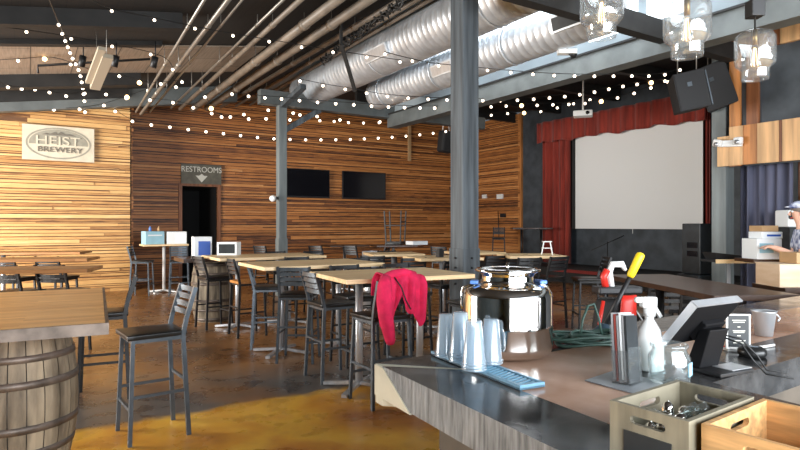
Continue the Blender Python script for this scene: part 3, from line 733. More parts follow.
bx = carton('carton', 'white carton with black printed panel on the third table', (p.x, p.y+.1, 1.071), -TH, (.30, .24, .20), 'paper', [('f', 0, .10, .24, .14, 'chalk')])
# upturned stool on the back table, plus white tray
put(stool_k, -.1, 13.35, (1, 0), 'black stool resting upside down on the back table, legs in the air', GS, z=1.07+.78, rot=(PI, 0, rz_of(-1, .3)))
p = W(.38, 13.15); m = MB(); m.box((0, 0, .05), (.40, .30, .08)); tag(m.build('tray_box', 'paper', loc=(p.x, p.y, 1.075)), 'flat white box beside the upturned stool', 'box')
p = W(.57, 8.3); m = MB(); m.box((0, 0, .05), (.08, .08, .10)); m.box((0, 0, .11), (.06, .06, .02)); tag(m.build('napkin_holder', 'black', loc=(p.x, p.y, 1.072)), 'small black napkin holder on the table left of the central post', 'napkin holder')
# white step rack on the curtain table
p = W(2.28, 9.0); t = thing('menu_rack', 'small white rack standing on the table before the red curtain', 'rack', (p.x, p.y, 1.072), -TH)
for x in (-.07, .07):
    m = MB(); m.bar((x*1.2, 0, 0), (x*.7, 0, .2), .016, .016); m.build('leg', 'white', t)
m = MB(); m.box((0, 0, .2), (.13, .1, .015)); m.build('shelf', 'white', t)
m = MB(); m.box((0, 0, .1), (.15, .08, .012)); m.build('shelf', 'white', t)
# dark table near right, behind the bar
d0 = W(2.33, 4.71); 
make_table('bar_table', 'dark stained plank table behind the bar at right', (d0.x, d0.y, 0), wang(.08, -.94), 1.65, .62, 1.06, 'top_dark', cols=2, polemat='black', basemat='black')
# jacket -------------------------------------------------------------
jx = thing('crimson_jacket', 'crimson pink jacket draped over the back of a bar stool', 'jacket', JS.location.copy(), JS.rotation_euler.z)
m = MB()
def jk(u, v):
    x = (u-.5)*.43+.03
    s = (v-.5)*2                       # -1 front side bottom ... 0 over the rail ... 1 back side bottom
    drop_b = .33+.07*math.sin(u*9)+.04*math.sin(u*23)-.10*math.exp(-((u-.45)/.12)**2); drop_f = .16
    fold = .018*math.sin(u*26+v*3)+.010*math.sin(u*47+1)
    ytop = -.272
    if s > 0:
        z = 1.105-drop_b*max(0, s-.08)/.92; y = ytop-.028-.045*min(1, s*4)-fold*min(1, s*3)+.05*s
    else:
        z = 1.105-drop_f*max(0, -s-.08)/.92; y = ytop+.028+.03*min(1, -s*4)+fold*min(1, -s*3)
    z += .018*math.cos(u*PI*3)*(1-abs(s)) + .012*math.exp(-((abs(s))/.1)**2)
    x2 = x*(1+.10*abs(s))
    return (x2, y, z)
m.grid(jk, 40, 24); m.build('jacket_body', 'pink', jx, solid=.014, sub=1)
m = MB()   # hanging sleeve
m.tube([(-.14, -.31, 1.10), (-.175, -.36, 1.04), (-.195, -.385, .93), (-.185, -.39, .80), (-.155, -.385, .68), (-.135, -.38, .60), (-.13, -.375, .575)], [.045, .060, .064, .060, .052, .042, .034], 12)
m.build('sleeve', 'pink', jx)
m = MB(); m.tube([(-.06, -.325, 1.10), (-.03, -.385, 1.02), (.0, -.40, .92), (.05, -.40, .84)], .006, 8); m.build('zip', 'blackcloth', jx)
m = MB(); m.tube([(-.15, -.30, 1.10), (-.06, -.30, 1.125), (.05, -.29, 1.135), (.17, -.28, 1.11)], [.03, .036, .036, .028], 10); m.build('collar', 'pink', jx)
# =====================================================================
# BAR AND THE THINGS ON IT
# =====================================================================
BZ = 1.07
def w2(X, Y): v = W(X, Y); return (v.x, v.y)
E0 = (-.06, 1.93)
dl_ = Vector((.475, -.88)); nl = Vector((.88, .475)); dr_ = Vector((.825, .565))
outA = Vector((.006, 1.773)); inner = Vector((.912, 1.694))
def lineX(p, d, q, e):
    det = d.x*(-e.y)+e.x*d.y; r = q-p; t = (r.x*(-e.y)+e.x*r.y)/det; return p+d*t
farA = Vector((.627, 2.42))
c0 = lineX(outA, dl_, farA, dr_)
nearEnd = outA+dl_*1.9; nearEndIn = nearEnd+nl*.76
farEnd = farA+dr_*3.2; farEndIn = inner+dr_*2.6
# shift the outer corner a bit for the square end
poly = [c0, nearEnd, nearEndIn, inner, farEndIn, farEnd]
bar = thing('bar_counter', 'L-shaped bar counter with black epoxy edges and brown middle', 'bar counter', (0, 0, 0))
ww = lambda p: w2(p.x, p.y)
# three strips in plan: outer black, middle stained, inner black
def offs(k):   # L-shaped polyline at distance k from the outer edge
    a = lineX(outA+nl*k, dl_, farA+Vector((dr_.y, -dr_.x))*k, dr_)
    return nearEnd+nl*k, a, farEnd+Vector((dr_.y, -dr_.x))*k
def strip(k0, k1):
    n0, a0, f0 = offs(k0); n1, a1, f1 = offs(k1)
    return [[ww(n0), ww(n1), ww(a1), ww(a0)], [ww(a0), ww(a1), ww(f1), ww(f0)]]
TH_S = .10
END = .05
def slabstrip(k0, k1, name, mn, z1=BZ, mats=None):
    m = MB()
    for q in strip(k0, k1): m.prism(q, BZ-TH_S, z1)
    return m.build(name, mn, bar)
m = MB()
# outer edging: top face black, outer side worn grey, starting after the beige end block
n0, a0, f0 = offs(0); n1, a1, f1 = offs(.215)
def quadprism(q, z0, z1, mtop, mside):
    m.cur = mtop; m._add([(*p, z1) for p in q], [(0, 1, 2, 3)]); m.cur = mside
    m._add([(*p, z0) for p in q]+[(*p, z1) for p in q], [(3, 2, 1, 0)]+[(i, (i+1) % 4, 4+(i+1) % 4, 4+i) for i in range(4)])
aa = a0+dl_*END; ab = a1+dl_*.03
quadprism([ww(n0), ww(n1), ww(ab), ww(aa)], BZ-TH_S, BZ, 0, 1)
m.build('black_edging', ['barblack', 'baredge'], bar)
m = MB(); quadprism([ww(a0), ww(a1), ww(f1), ww(f0)], BZ-TH_S, BZ, 0, 1) if False else None
slabstrip_m = MB()
m = MB(); m.cur = 0
far_a0 = a0+dr_*.62; far_a1 = a1+dr_*.62
quadprism([ww(far_a0), ww(far_a1), ww(f1), ww(f0)], BZ-TH_S, BZ, 0, 1); m.build('black_edging', ['barblack', 'baredge'], bar)
m = MB(); m.prism([ww(aa-dl_*(END+.0)), ww(aa+dl_*.0), ww(ab), ww(a1-dl_*0)], BZ-TH_S-.03, BZ-.002)
oo = nl*-.004
m.hexa([(*ww(a0+oo), BZ-TH_S-.004), (*ww(a0+dl_*.24+oo), BZ-TH_S-.004), (*ww(a1+dl_*.10), BZ-TH_S-.004), (*ww(a1), BZ-TH_S-.004)],
       [(*ww(a0+oo), BZ-.004), (*ww(a0+dl_*.06+oo), BZ-.004), (*ww(a1+dl_*.03), BZ-.06), (*ww(a1), BZ-.06)])
m.build('end_block', 'beige', bar)
m = MB(); m.prism([ww(a0), ww(a1), ww(far_a1), ww(far_a0)], BZ-TH_S, BZ-.001)
m.build('black_edging', 'barblack', bar)
m = MB()
for q in strip(.215, .56): m.prism(q, BZ-TH_S, BZ-.001)
m.build('middle_surface', 'baroak', bar)
m = MB()
for q in strip(.56, .76): m.prism(q, BZ-TH_S, BZ)
m.build('black_edging', 'barblack', bar)
m = MB()
for q in strip(.16, .70): m.prism(q, 0.0, BZ-TH_S-.001)
m.build('bar_front', 'barbody', bar)
m = MB()
n2, a2, f2 = offs(.775); n3, a3, f3 = offs(1.25)
m.prism([ww(a2), ww(a3), ww(f3), ww(f2)], .80, .86); m.build('lower_worktop', 'grey_work', bar)
m = MB(); m.prism([ww(a2), ww(offs(1.2)[1]), ww(offs(1.2)[2]), ww(f2)], 0, .80); m.build('worktop_cabinet', 'chalk', bar)
# ---- steel tank
tc = W(.385, 2.075); t = thing('steel_tank', 'polished stainless steel drinks tank with flared lid on the bar', 'tank', (tc.x, tc.y, BZ+.001), -TH)
R0 = .157
ZS = .875
zz = lambda P: [(r, z*ZS) for r, z in P]
m = MB(); m.lathe(zz([(.001, .006), (R0-.05, .0), (R0-.02, .006), (R0-.004, .022), (R0, .045), (R0, .118), (R0+.003, .124), (R0, .130), (R0, .238), (R0-.004, .256), (R0-.016, .272), (R0-.045, .284), (R0-.062, .290), (R0-.066, .300), (R0-.066, .318)]), n=64); m.build('tank_body', 'steel', t)
m = MB(); m.lathe(zz([(R0-.066, .318), (R0-.060, .326), (R0-.052, .333), (R0-.042, .337), (R0-.040, .343), (R0-.046, .348), (R0-.056, .343), (R0-.07, .334), (.03, .332), (.001, .334)]), n=64); m.build('lid', 'steel', t)
m = MB(); m.tube([(0, 0, .29), (0, 0, .325)], .006, 12); m.build('lid_knob', 'steel', t)
for a in (PI*.93, PI*.08):
    x, y = math.cos(a)*(R0-.035), math.sin(a)*(R0-.035)-.03
    k = MB(); k.box((x, y, .256), (.05, .028, .014), rz=a+PI/2); k.build('clamp', 'clampblue', t, bevel=.004)
    k = MB(); x2, y2 = math.cos(a)*(R0+.004), math.sin(a)*(R0+.004)-.0; k.tube([(x, y, .250), (x2*.99, y2, .232), (x2*1.02, y2, .21), (x2*1.02, y2, .17), (x2, y2, .155)], .005, 8); k.build('handle', 'steel', t)
# ---- drip mat with ribs
q0 = G(431, 355, BZ); q1 = G(520, 391, BZ); q2 = G(540, 386.5, BZ)
ax = (q1-q0); ax.z = 0; Lm = ax.length; ax.normalize(); pr = Vector((-ax.y, ax.x, 0))
if pr.dot(q2-q1) < 0: pr = -pr
Wm = .088
mc = q0+ax*Lm/2+pr*Wm/2
t = thing('bar_mat', 'long blue ribbed bar mat under the stacked plastic cups', 'bar mat', (mc.x, mc.y, BZ+.001), ang(ax))
m = MB(); m.box((0, 0, .003), (Lm, Wm, .006)); m.build('mat_base', 'matdark', t)
m = MB()
for s in (-1, 1): m.box((0, s*(Wm/2-.005), .007), (Lm, .010, .014)); m.box((s*(Lm/2-.005), 0, .007), (.010, Wm-.02, .014))
m.build('raised_rim', 'bluemat', t)
m = MB()
nr = 26
for i in range(nr):
    x = -Lm/2+.02+(Lm-.04)*i/(nr-1); m.box((x, 0, .008), (.006, Wm-.022, .006), rz=.35)
m.build('rib', 'bluemat', t)
# ---- stacks of plastic cups, upside down
def cup_proto():
    t = thing('plastic_cup', 'x', 'cup', group='upturned frosted plastic cups on the bar mat')
    m = MB(); h = .135; m.lathe([(.036, 0), (.0375, .002), (.0355, .006), (.024, h-.003), (.022, h), (.001, h)], n=28); m.build('cup_wall', 'cup', t)
    m = MB(); m.lathe([(.036, 0), (.039, .001), (.039, .005), (.036, .006)], n=28); m.build('rolled_rim', 'cup', t)
    return t
cp = cup_proto(); first = True
for (px, py, n, l) in ((446, 357, 2, 'leftmost'), (460.5, 362, 4, 'second from left'), (491, 364, 2, 'rightmost, nearest the tank'), (474, 370.5, 3, 'third from left, nearest the camera')):
    g = G(px, py, BZ+.013)
    for k in range(n):
        loc = (g.x, g.y, BZ+.016+.0085*k); lb = 'frosted cup, %s of the upturned stack %s' % (('bottom', 'second', 'third', 'topmost')[k if k < n-1 or n == 4 else k] if k else 'bottom', l)
        if k == n-1 and k: lb = 'frosted cup, topmost of the upturned stack %s' % l
        if first: cp.location = loc; cp['label'] = lb; first = False
        else: dup(cp, loc, k*.5, lb)
# ---- coiled green cable
g = G(588, 345, BZ)
def coil(label, cx, cy, n, seed):
    rnd = random.Random(seed); pts = []
    for i in range(n*18):
        a = 2*PI*i/18; k = i//18; R1 = .11+.045*rnd.random()*0+.035*math.sin(k*2.1); R2 = R1*.62
        pts.append((cx+math.cos(a)*R1*1.15+.018*math.sin(k*1.7), cy+math.sin(a)*R2+.012*math.cos(k*2.9), .012+.004*k+.006*math.sin(a*3+k)))
    return pts
t = thing('cable_coil', 'loosely coiled dark green cable lying on the bar behind the tank', 'cable', (g.x, g.y, BZ), wang(1, .35))
m = MB(); m.tube(coil('', 0, 0, 9, 3), .0055, 6); m.build('coil', 'green', t)
m = MB(); m.tube([(-.06, -.03, .03), (-.04, -.02, .10), (.0, 0, .15), (.035, .01, .155), (.05, .0, .10), (.05, -.02, .03)], .005, 6); m.build('loose_loop', 'green', t)
m = MB(); m.tube([(.1, .03, .02), (.2, .06, .03), (.26, .0, .02), (.2, -.05, .012), (.05, -.07, .012)], .0055, 6); m.build('cable_tail', 'green', t)
# ---- yellow handled pole
b0 = G(604, 333, BZ); tp = PY(641, 254, 2.45); t = thing('pole_brush', 'black pole with bright yellow grip leaning above the cable coil', 'brush', (b0.x, b0.y, BZ+.01))
v = tp-Vector((b0.x, b0.y, BZ+.01))
m = MB(); m.tube([(0, 0, .012), v*.72], .010, 10); m.build('pole', 'black', t)
m = MB(); m.tube([v*.70, v*.73, v*.97, v*1.0, v*1.015], [.013, .0165, .0185, .016, .008], 14); m.build('grip', 'yellow', t)
m = MB(); m.lathe([(.001, -.008), (.045, -.008), (.045, .004), (.014, .030), (.001, .032)], n=20); m.build('brush_head', 'matdark', t)
# ---- spray bottle
g = G(655, 371, BZ); t = thing('spray_bottle', 'white plastic spray bottle on the bar left of the till screen', 'spray bottle', (g.x, g.y+.02, BZ+.001), -TH+.2)
m = MB(); m.lathe([(.001, 0), (.038, 0), (.043, .006), (.043, .075), (.041, .10), (.033, .128), (.020, .150), (.014, .160), (.014, .172), (.001, .172)], n=28); m.build('bottle_body', 'white', t)
m = MB(); m.tube([(0, 0, .170), (0, 0, .195)], .019, 16); m.build('collar', 'white', t)
m = MB(); m.box((-.004, 0, .214), (.052, .026, .034)); m.box((-.036, 0, .222), (.03, .016, .018)); m.build('spray_head', 'white', t, bevel=.005)
m = MB(); m.bar((.016, 0, .200), (.040, 0, .165), .010, .012); m.build('trigger', 'white', t)
# ---- brochure holder
g = G(629, 384, BZ); t = thing('leaflet_holder', 'clear upright holder packed with printed leaflets, left of the spray bottle', 'leaflet holder', (g.x, g.y, BZ+.001), -TH+.75)
m = MB(); lean = Matrix.Rotation(-.10, 4, 'X') @ Matrix.Rotation(.09, 4, 'Y')
m.box((0, .030, .085), (.075, .003, .17), T=lean); m.box((0, -.022, .055), (.075, .002, .10), T=lean); m.box((0, .003, .003), (.08, .06, .004)); m.box((.038, .004, .05), (.002, .05, .09), T=lean); m.box((-.038, .004, .05), (.002, .05, .09), T=lean)
m.build('clear_case', 'glassy', t)
for i, mn in enumerate(('chalk', 'brushed', 'paper', 'brushed', 'red', 'brushed')):
    m = MB(); m.box((0, -.015+.008*i, .10+.004*(i % 3)), (.068, .0055, .19), T=lean); m.build('leaflet_bundle', mn, t)
# ---- till screen
g = G(713, 372, BZ); t = thing('till_terminal', 'black touchscreen till seen from behind, tilted on its stand', 'till', (g.x+.01, g.y+.03, BZ+.001), -TH+.45)
m = MB(); m.box((.02, -.02, .006), (.16, .15, .012)); m.build('base_plate', 'black', t, bevel=.003)
m = MB(); m.box((.055, -.05, .0135), (.095, .07, .002)); m.build('base_cover', 'brushed', t)
m = MB(); m.hexa([(-.055, -.02, .012), (.035, -.02, .012), (.035, .03, .012), (-.055, .03, .012)], [(-.045, -.05, .135), (.045, -.05, .135), (.045, -.01, .135), (-.045, -.01, .135)]); m.build('stand', 'case', t, bevel=.004)
T = Matrix.Translation((-.015, -.045, .150)) @ Matrix.Rotation(.25, 4, 'Z') @ Matrix.Rotation(-.95, 4, 'X')
T = Matrix.Translation((-.02, .0, .155)) @ Matrix.Rotation(.10, 4, 'Z') @ Matrix.Rotation(math.radians(38), 4, 'X')
m = MB(); m.box((0, 0, 0), (.245, .022, .17), T=T); m.build('screen_case', 'case', t, bevel=.004)
m = MB(); m.box((0, .0, .0865), (.247, .024, .006), T=T); m.build('bright_edge', 'brushed', t)
m = MB(); m.box((-.1235, .0, .0), (.005, .024, .172), T=T); m.build('bright_edge', 'brushed', t)
m = MB(); m.box((.03, -.02, -.02), (.11, .022, .07), T=T); m.build('rear_housing', 'case', t, bevel=.004)
m = MB(); m.box((.0, -.032, -.015), (.045, .003, .022), T=T); m.build('sticker', 'paper', t)
m = MB(); m.tube([T @ Vector((.05, -.03, -.03)), (.06, -.08, .09), (.085, -.10, .04), (.10, -.13, .004), (.12, -.20, .004)], .0028, 6); m.build('power_cable', 'cable', t)
m = MB(); m.tube([T @ Vector((.06, -.03, -.03)), (.085, -.06, .10), (.12, -.09, .05), (.15, -.10, .004), (.17, -.15, .004)], .0028, 6); m.build('power_cable', 'cable', t)
# ---- black sign card in a white frame
g = G(738, 351, BZ); t = thing('sign_stand', 'black chalk style sign card in white frame beside the till', 'sign', (g.x, g.y, BZ+.001), wang(1, 0)-.05)
m = MB(); m.box((0, 0, .068), (.086, .007, .132)); m.box((0, .004, .004), (.09, .04, .008)); m.build('white_frame', 'white', t)
m = MB(); m.box((0, -.0045, .072), (.072, .003, .114)); m.build('black_card', 'chalk', t)
tm = Matrix.Rotation(PI/2, 4, 'X')
for z, w in ((.112, .048), (.105, .040), (.088, .010), (.074, .044), (.068, .038), (.056, .012), (.038, .046), (.030, .040)):
    m = MB(); m.box((0, -.0065, z), (w, .001, .0032)); m.build('printed_line', 'letters', t)
# ---- red and white cord, black scanner puck, metal bucket
g = G(752, 356, BZ); t = thing('card_reader', 'small rounded black card reader on the bar right of the sign', 'card reader', (g.x, g.y, BZ+.001), -TH-.3)
m = MB(); m.lathe([(.001, 0), (.040, 0), (.046, .008), (.044, .024), (.030, .034), (.001, .036)], n=24); m.build('reader_body', 'vinyl', t)
m = MB(); m.box((0, -.005, .036), (.03, .03, .004)); m.build('key_pad', 'gun', t)
g = G(764, 336, BZ); t = thing('metal_bucket', 'small grey metal bucket behind the sign card', 'bucket', (g.x, g.y, BZ+.001))
m = MB(); m.lathe([(.001, .002), (.032, .002), (.045, .10), (.049, .104), (.043, .10), (.030, .006), (.001, .006)], n=24); m.build('pail', 'brushed', t)
m = MB(); m.tube([(.045, 0, .09), (.065, -.02, .085), (.068, -.03, .07), (.05, -.03, .06)], .004, 6); m.build('handle', 'brushed', t)
m = MB(); a_ = G(700, 341, BZ+.006); b_ = G(724, 347, BZ+.006); m.tube([a_, (a_+b_)/2+Vector((0, .01, .002)), b_], .006, 8); tag(m.build('red_pen', 'redp'), 'thin red pen lying on the bar behind the till', 'pen')
m = MB(); m.tube([G(730, 350, BZ+.006), G(748, 346, BZ+.006), G(762, 347, BZ+.006), G(774, 345, BZ+.006)], .005, 8); tag(m.build('white_cord', 'white'), 'white cord lying behind the black card reader', 'cord')
# ---- glass jar
g = G(669, 383, BZ); t = thing('glass_jar', 'clear glass tip jar with a blue label behind the grey crate', 'jar', (g.x, g.y, BZ+.004), -TH); t.scale = (1.3, 1.3, 1.25)
m = MB(); m.lathe([(.001, 0), (.040, 0), (.044, .006), (.044, .060), (.036, .074), (.036, .080), (.040, .082), (.040, .088), (.037, .090), (.034, .088), (.033, .076), (.040, .060), (.040, .008), (.001, .006)], n=36); m.build('jar_body', 'jarglass', t)
m = MB(); m.box((.034, -.0275, .035), (.026, .002, .03), rz=.85); m.build('jar_label', 'ltblue', t)
# ---- paper mat beneath
pts = [G(585, 381, BZ), G(640, 396, BZ), G(668, 384, BZ), G(615, 371, BZ)]
m = MB(); m.prism([(p.x, p.y) for p in pts], BZ+.0005, BZ+.003); tag(m.build('rubber_mat', 'grey_work'), 'flat grey mat under the leaflet holder and jar', 'mat')
# ---- crates
def crate(label, L_, N_, Bk, rimz, mn, z0=BZ+.002, board=None, slots=True, th=.010):
    """L_,N_: outer rim corners of the face turned to the camera (left, near); Bk: back corner next to L_ (camera frame)"""
    p = W(*L_); q = W(*N_); r = W(*Bk)
    ux = (q-p); wx = ux.length; ux.normalize(); uy = Vector((-ux.y, ux.x, 0)); wy = abs((r-p).dot(uy))
    c = p+ux*wx/2+uy*wy/2
    t = thing('wooden_crate', label, 'crate', (c.x, c.y, z0), ang(ux)); h = rimz-z0
    def side(cx, cy, w, rz, slot=True, board=None):
        T = Matrix.Translation((cx, cy, 0)) @ Matrix.Rotation(rz, 4, 'Z')
        m = MB(); sl = min(.075, w*.45); z1, z2 = h*.70, h*.84
        if slot:
            m.box((0, 0, z1/2), (w, th, z1), T=T); m.box((0, 0, (z2+h)/2), (w, th, h-z2), T=T)
            for s in (-1, 1):
                m.box((s*(w/2+sl/2)/2, 0, (z1+z2)/2), (w/2-sl/2, th, z2-z1), T=T)
                n_ = 6; rr = (z2-z1)/2   # rounded slot ends
                for k in range(n_):
                    a0 = PI*k/n_-PI/2
                    zc = (z1+z2)/2+rr*math.sin(a0+PI/2/n_); dx = rr*(1-math.cos(a0+PI/2/n_))
                    m.box((s*(sl/2-dx/2), 0, zc), (dx, th, rr*2/n_*1.0), T=T)
        else: m.box((0, 0, h/2), (w, th, h), T=T)
        m.build('side_panel', mn, t)
        if board: b = MB(); b.box((0, -th/2-.001, h*.30), (w*.60, .003, h*.52), T=T); b.build('chalkboard_panel', 'chalk', t)
    side(0, -wy/2+th/2, wx, 0, True, board); side(0, wy/2-th/2, wx, 0)
    side(-wx/2+th/2, 0, wy-2*th, PI/2, True); side(wx/2-th/2, 0, wy-2*th, PI/2, True)
    m = MB(); m.box((0, 0, .004), (wx-2*th, wy-2*th, .008)); m.build('bottom_panel', mn, t)
    return t, wx, wy, h
RZ = 1.183
cr, wx, wy, h = crate('weathered grey wooden crate with chalkboard panel on the bar', (.416, 1.15), (.509, 1.022), (.617, 1.307), RZ, 'crate_grey', board=True)
cr2, wx2, wy2, h2 = crate('pale raw pine crate at the lower right corner', (.530, 1.020), (.655, .850), (.735, 1.165), RZ-.002, 'crate_wood')
# cutlery wrapped in clear film inside the grey crate
rnd = random.Random(4)
for i in range(22):
    m = MB(); a = rnd.uniform(0, PI); x, y = rnd.uniform(-.04, .035), rnd.uniform(-.07, .05); z = .03+rnd.random()*.055*(1-abs(y)*6)+.01
    m.ball((0, 0, 0), .016, 6, (1.4, .8, .8)); o = m.build('wrapped_mint', 'jarglass' if i % 2 else 'steel'); 
    o.location = cr.matrix_basis @ Vector((x, y, z)); o.rotation_euler = (a, a*.5, a); tag(o, 'silvery wrapped sweet heaped in the grey crate', 'sweet', 'wrapped sweets heaped in the grey crate')
for i in range(6):
    m = MB(); m.ball((0, 0, 0), .024, 8, (1.2, .9, .6)); o = m.build('paper_roll', 'card'); o.location = cr2.matrix_basis @ Vector((rnd.uniform(-.06, .05), rnd.uniform(-.09, .09), .03)); tag(o, 'brown wrapped bundle lying inside the raw pine crate', 'bundle', 'brown bundles in the pine crate')
# =====================================================================
# CEILING THINGS: DUCTS, PIPES, LAMPS, STRINGS OF BULBS, SPEAKERS
# =====================================================================
def duct(label, a, z, r, b0, b1, vents, elbow=False):
    t = thing('air_duct', label, 'air duct', (a, b1, z), 0, 'round galvanised air ducts'); L = b1-b0
    m = MB(); prof = []; n = int(L/.13)
    for i in range(n):                      # spiral seams as small raised rings
        z0 = L*i/n; prof += [(r, z0+.004), (r, z0+L/n-.012), (r+.0025, z0+L/n-.008), (r+.0025, z0+L/n-.003)]
    prof = [(.001, 0)]+prof+[(.001, L)]
    m.lathe(prof, (0, 0, 0), 40, Matrix.Rotation(PI/2, 4, 'X')); m.build('duct_shell', 'galv', t)
    for y in (-.04*L, -.36*L, -.68*L):
        m = MB(); m.lathe([(r+.008, -.03), (r+.014, -.03), (r+.014, .03), (r+.008, .03)], (0, 0, 0), 40, Matrix.Translation((0, y-.2, 0)) @ Matrix.Rotation(PI/2, 4, 'X')); m.build('joint_band', 'galv', t)
    for (b, w, h, an, mn) in vents:
        T = Matrix.Translation((0, b-b1, 0)) @ Matrix.Rotation(an, 4, 'Y')
        m = MB(); m.box((-r-.012, 0, 0), (.05, w, h), T=T); m.build('vent_frame', 'galv', t)
        m = MB(); m.box((-r-.040, 0, 0), (.01, w-.05, h-.05), T=T)
        m.build('vent_grille', mn, t)
    for y in (-L*.18, -L*.55, -L*.88):
        g = MB(); zt = zceil(a)-z-.05
        g.tube([(0, y, r), (0, y, zt)], .008, 6); g.build('hanger_rod', 'conduit', t)
    return t
duct('large galvanised air duct, the upper left of the two', 5.38, 4.62, .37, 3.2, 12.6, [(PA(375, 62, 5.0).y, .75, .20, -.35, 'brushed')])
duct('galvanised air duct with dark end grille, the lower right of the two', 6.29, 4.32, .31, 4.95, 10.75, [(PA(578, 36, 6.0).y-.15, 1.15, .22, -.25, 'chalk'), (PA(443, 80, 6.0).y, .6, .2, -.3, 'brushed')])
# pipes under the pitched roof -------------------------------------------
def pipe(label, p_far, p_near, r, mn='pipe', group='parallel ceiling pipes'):
    (x0, y0), (x1, y1, Y1) = p_far, p_near
    A = PB(x0, y0, 13.8 if x0 < 215 else 15.9); B = PY(x1, y1, Y1); D = (B-A); B = B + D*.25
    lim = lambda p: Vector((p.x, p.y, min(p.z, zceil(p.x)-.42+r*0)))
    t = thing('ceiling_pipe', label, 'pipe', A, 0, group)
    m = MB(); m.tube([Vector((0, 0, 0)), B-A], r, 14); m.build('pipe_run', mn, t)
    for f in (.22, .45, .68, .86):
        p = (B-A)*f; u = (B-A).normalized()
        m = MB(); m.tube([p-u*.05, p+u*.05], r*1.18, 14); m.build('coupling', mn, t)
        zt = zceil((A+p).x)-(A+p).z-.02
        if zt > r: m = MB(); m.tube([p, p+Vector((0, 0, zt))], .006, 6); m.build('hanger_rod', 'conduit', t)
    return t
ords = ('leftmost', 'second from left', 'third from left', 'fourth from left', 'fifth from left', 'sixth from left', 'seventh from left', 'eighth from left')
pl = [((180, 109), (300, 0), .040), ((193, 109), (337, 0), .070), ((207, 108), (368, 0), .070), ((221, 107), (400, 0), .045), ((236, 106), (420, -2), .035), ((250, 105), (436, -4), .035), ((262, 104), (452, -6), .045)]
for i, ((x0, y0), (x1, y1), r) in enumerate(pl):
    zt = 4.58+.05*i
    pipe('grey brown pipe under the roof, %s of seven running towards the steel ducts' % ords[i], (x0, y0), (x1, y1, (zt-EYE)*F/(225-y1)), r)
pipe('thin steel conduit, left one of the group ending at the corner of the bright wall', (136, 112), (203, 2, 7.35), .022, 'conduit', 'steel conduits at left')
pipe('thicker steel conduit ending at the corner of the bright wall', (141, 114), (228, 0, 7.5), .036, 'conduit', 'steel conduits at left')
pipe('thin steel conduit right of the thick one by the bright wall corner', (150, 112), (242, 0, 7.6), .018, 'conduit', 'steel conduits at left')
pipe('thin steel conduit with a junction box, between the conduits and the pipes', (171, 108), (283, 0, 7.8), .022, 'conduit', 'steel conduits at left')
# horizontal sprinkler pipe along the pale roof boards
A = PY(38, 53.5, 9.3); B = PY(150, 54, 9.8)
A.z = zceil(A.x)-.16; B.z = zceil(B.x)-.16
t = thing('sprinkler_pipe', 'thin dark pipe running across the pale roof boards', 'pipe', A)
m = MB(); m.tube([(0, 0, -.12), (0, 0, 0), B-A], .02, 8); m.build('pipe_run', 'black', t)
A2 = PY(-10, 45, 9.3); B2 = PY(185, 43, 10.0)
# strip light fixture
A = PY(95, 88, 8.4); B = PY(112, 46, 7.5)
t = thing('strip_light', 'beige unlit strip light hanging aslant under the roof at left', 'ceiling light', A)
D = B-A; m = MB(); m.bar((0, 0, 0), D*.78, .13, .06); m.build('fixture_body', 'lamp_box', t)
m = MB(); m.bar(D*.15+W(-.12, .0), D*.95+W(-.12, 0), .09, .05); m.build('fixture_body', 'lamp_box', t)
for f in (.1, .7):
    p = D*f; m = MB(); m.tube([p, p+Vector((0, 0, max(.05, zceil((A+p).x)-(A+p).z-.04)))], .005, 6); m.build('hanger_rod', 'conduit', t)
def spot(px, py, Y, label):
    p = PY(px, py, Y); t = thing('track_spotlight', label, 'spotlight', p, 0, 'small black spotlights under the roof')
    m = MB(); m.tube([(0, 0, -.09), (.03, -.03, .08)], .05, 12); m.build('lamp_head', 'black', t)
    m = MB(); m.tube([(.03, -.03, .06), (.03, -.03, max(.1, zceil(p.x)-p.z-.04))], .01, 6); m.build('stem', 'black', t)
spot(81, 61, 9.0, 'small black spotlight left of the strip light'); spot(114, 61, 9.0, 'small black spotlight right of the strip light'); spot(153, 62, 9.2, 'small black spotlight over the restroom side')
# black tangle of cables beside the ducts
A = PY(322, 60, 11.0); B = PY(404, -2, 7.2); n = 60
t = thing('cable_bundle', 'black tangled cables strung along the roof above the left duct', 'cables', A)
for s in range(3):
    rnd = random.Random(s+20); D = B-A
    m = MB(); m.tube([D*(i/n)+Vector((rnd.uniform(-.05, .05), 0, rnd.uniform(-.07, .06)-.02*s)) for i in range(n+1)], .014, 6); m.build('cable', 'cable', t)
m = MB(); A = PY(341, 44, 9.0); B = PY(355, 91, 9.6); m.bar(A, B, .05, .05); m.bar(A, (A.x, A.y, zceil(A.x)-.05), .04, .04); tag(m.build('roof_strut', 'dark_beam'), 'slanting dark strut crossing in front of the left duct', 'strut')
# hanging wall cord + red strip between televisions area
# ---------------- strings of bulbs ----------------
bulb_me = MB(); bulb_me.ball((0, 0, -.035), .024, 7); bulb_me.smooth = True
bm_ = bulb_me.build('bulb', 'bulb'); bulb_data = bm_.data; bpy.data.objects.remove(bm_)
bulb_me = MB(); bulb_me.ball((0, 0, -.035), .036, 7)
bm_ = bulb_me.build('bulb', 'bulb_warm'); warm_data = bm_.data; bpy.data.objects.remove(bm_)
sock = MB(); sock.tube([(0, 0, .008), (0, 0, -.018)], .012, 6); sk = sock.build('socket', 'black'); sock_data = sk.data; bpy.data.objects.remove(sk)
NB = [0]
def catmull(P, f):
    n = len(P)-1; x = f*n; i = min(int(x), n-1); u = x-i
    a, b, c, d = P[max(i-1, 0)], P[i], P[i+1], P[min(i+2, n)]
    return .5*((2*b)+(-a+c)*u+(2*a-5*b+4*c-d)*u*u+(-a+3*b-3*c+d)*u*u*u)
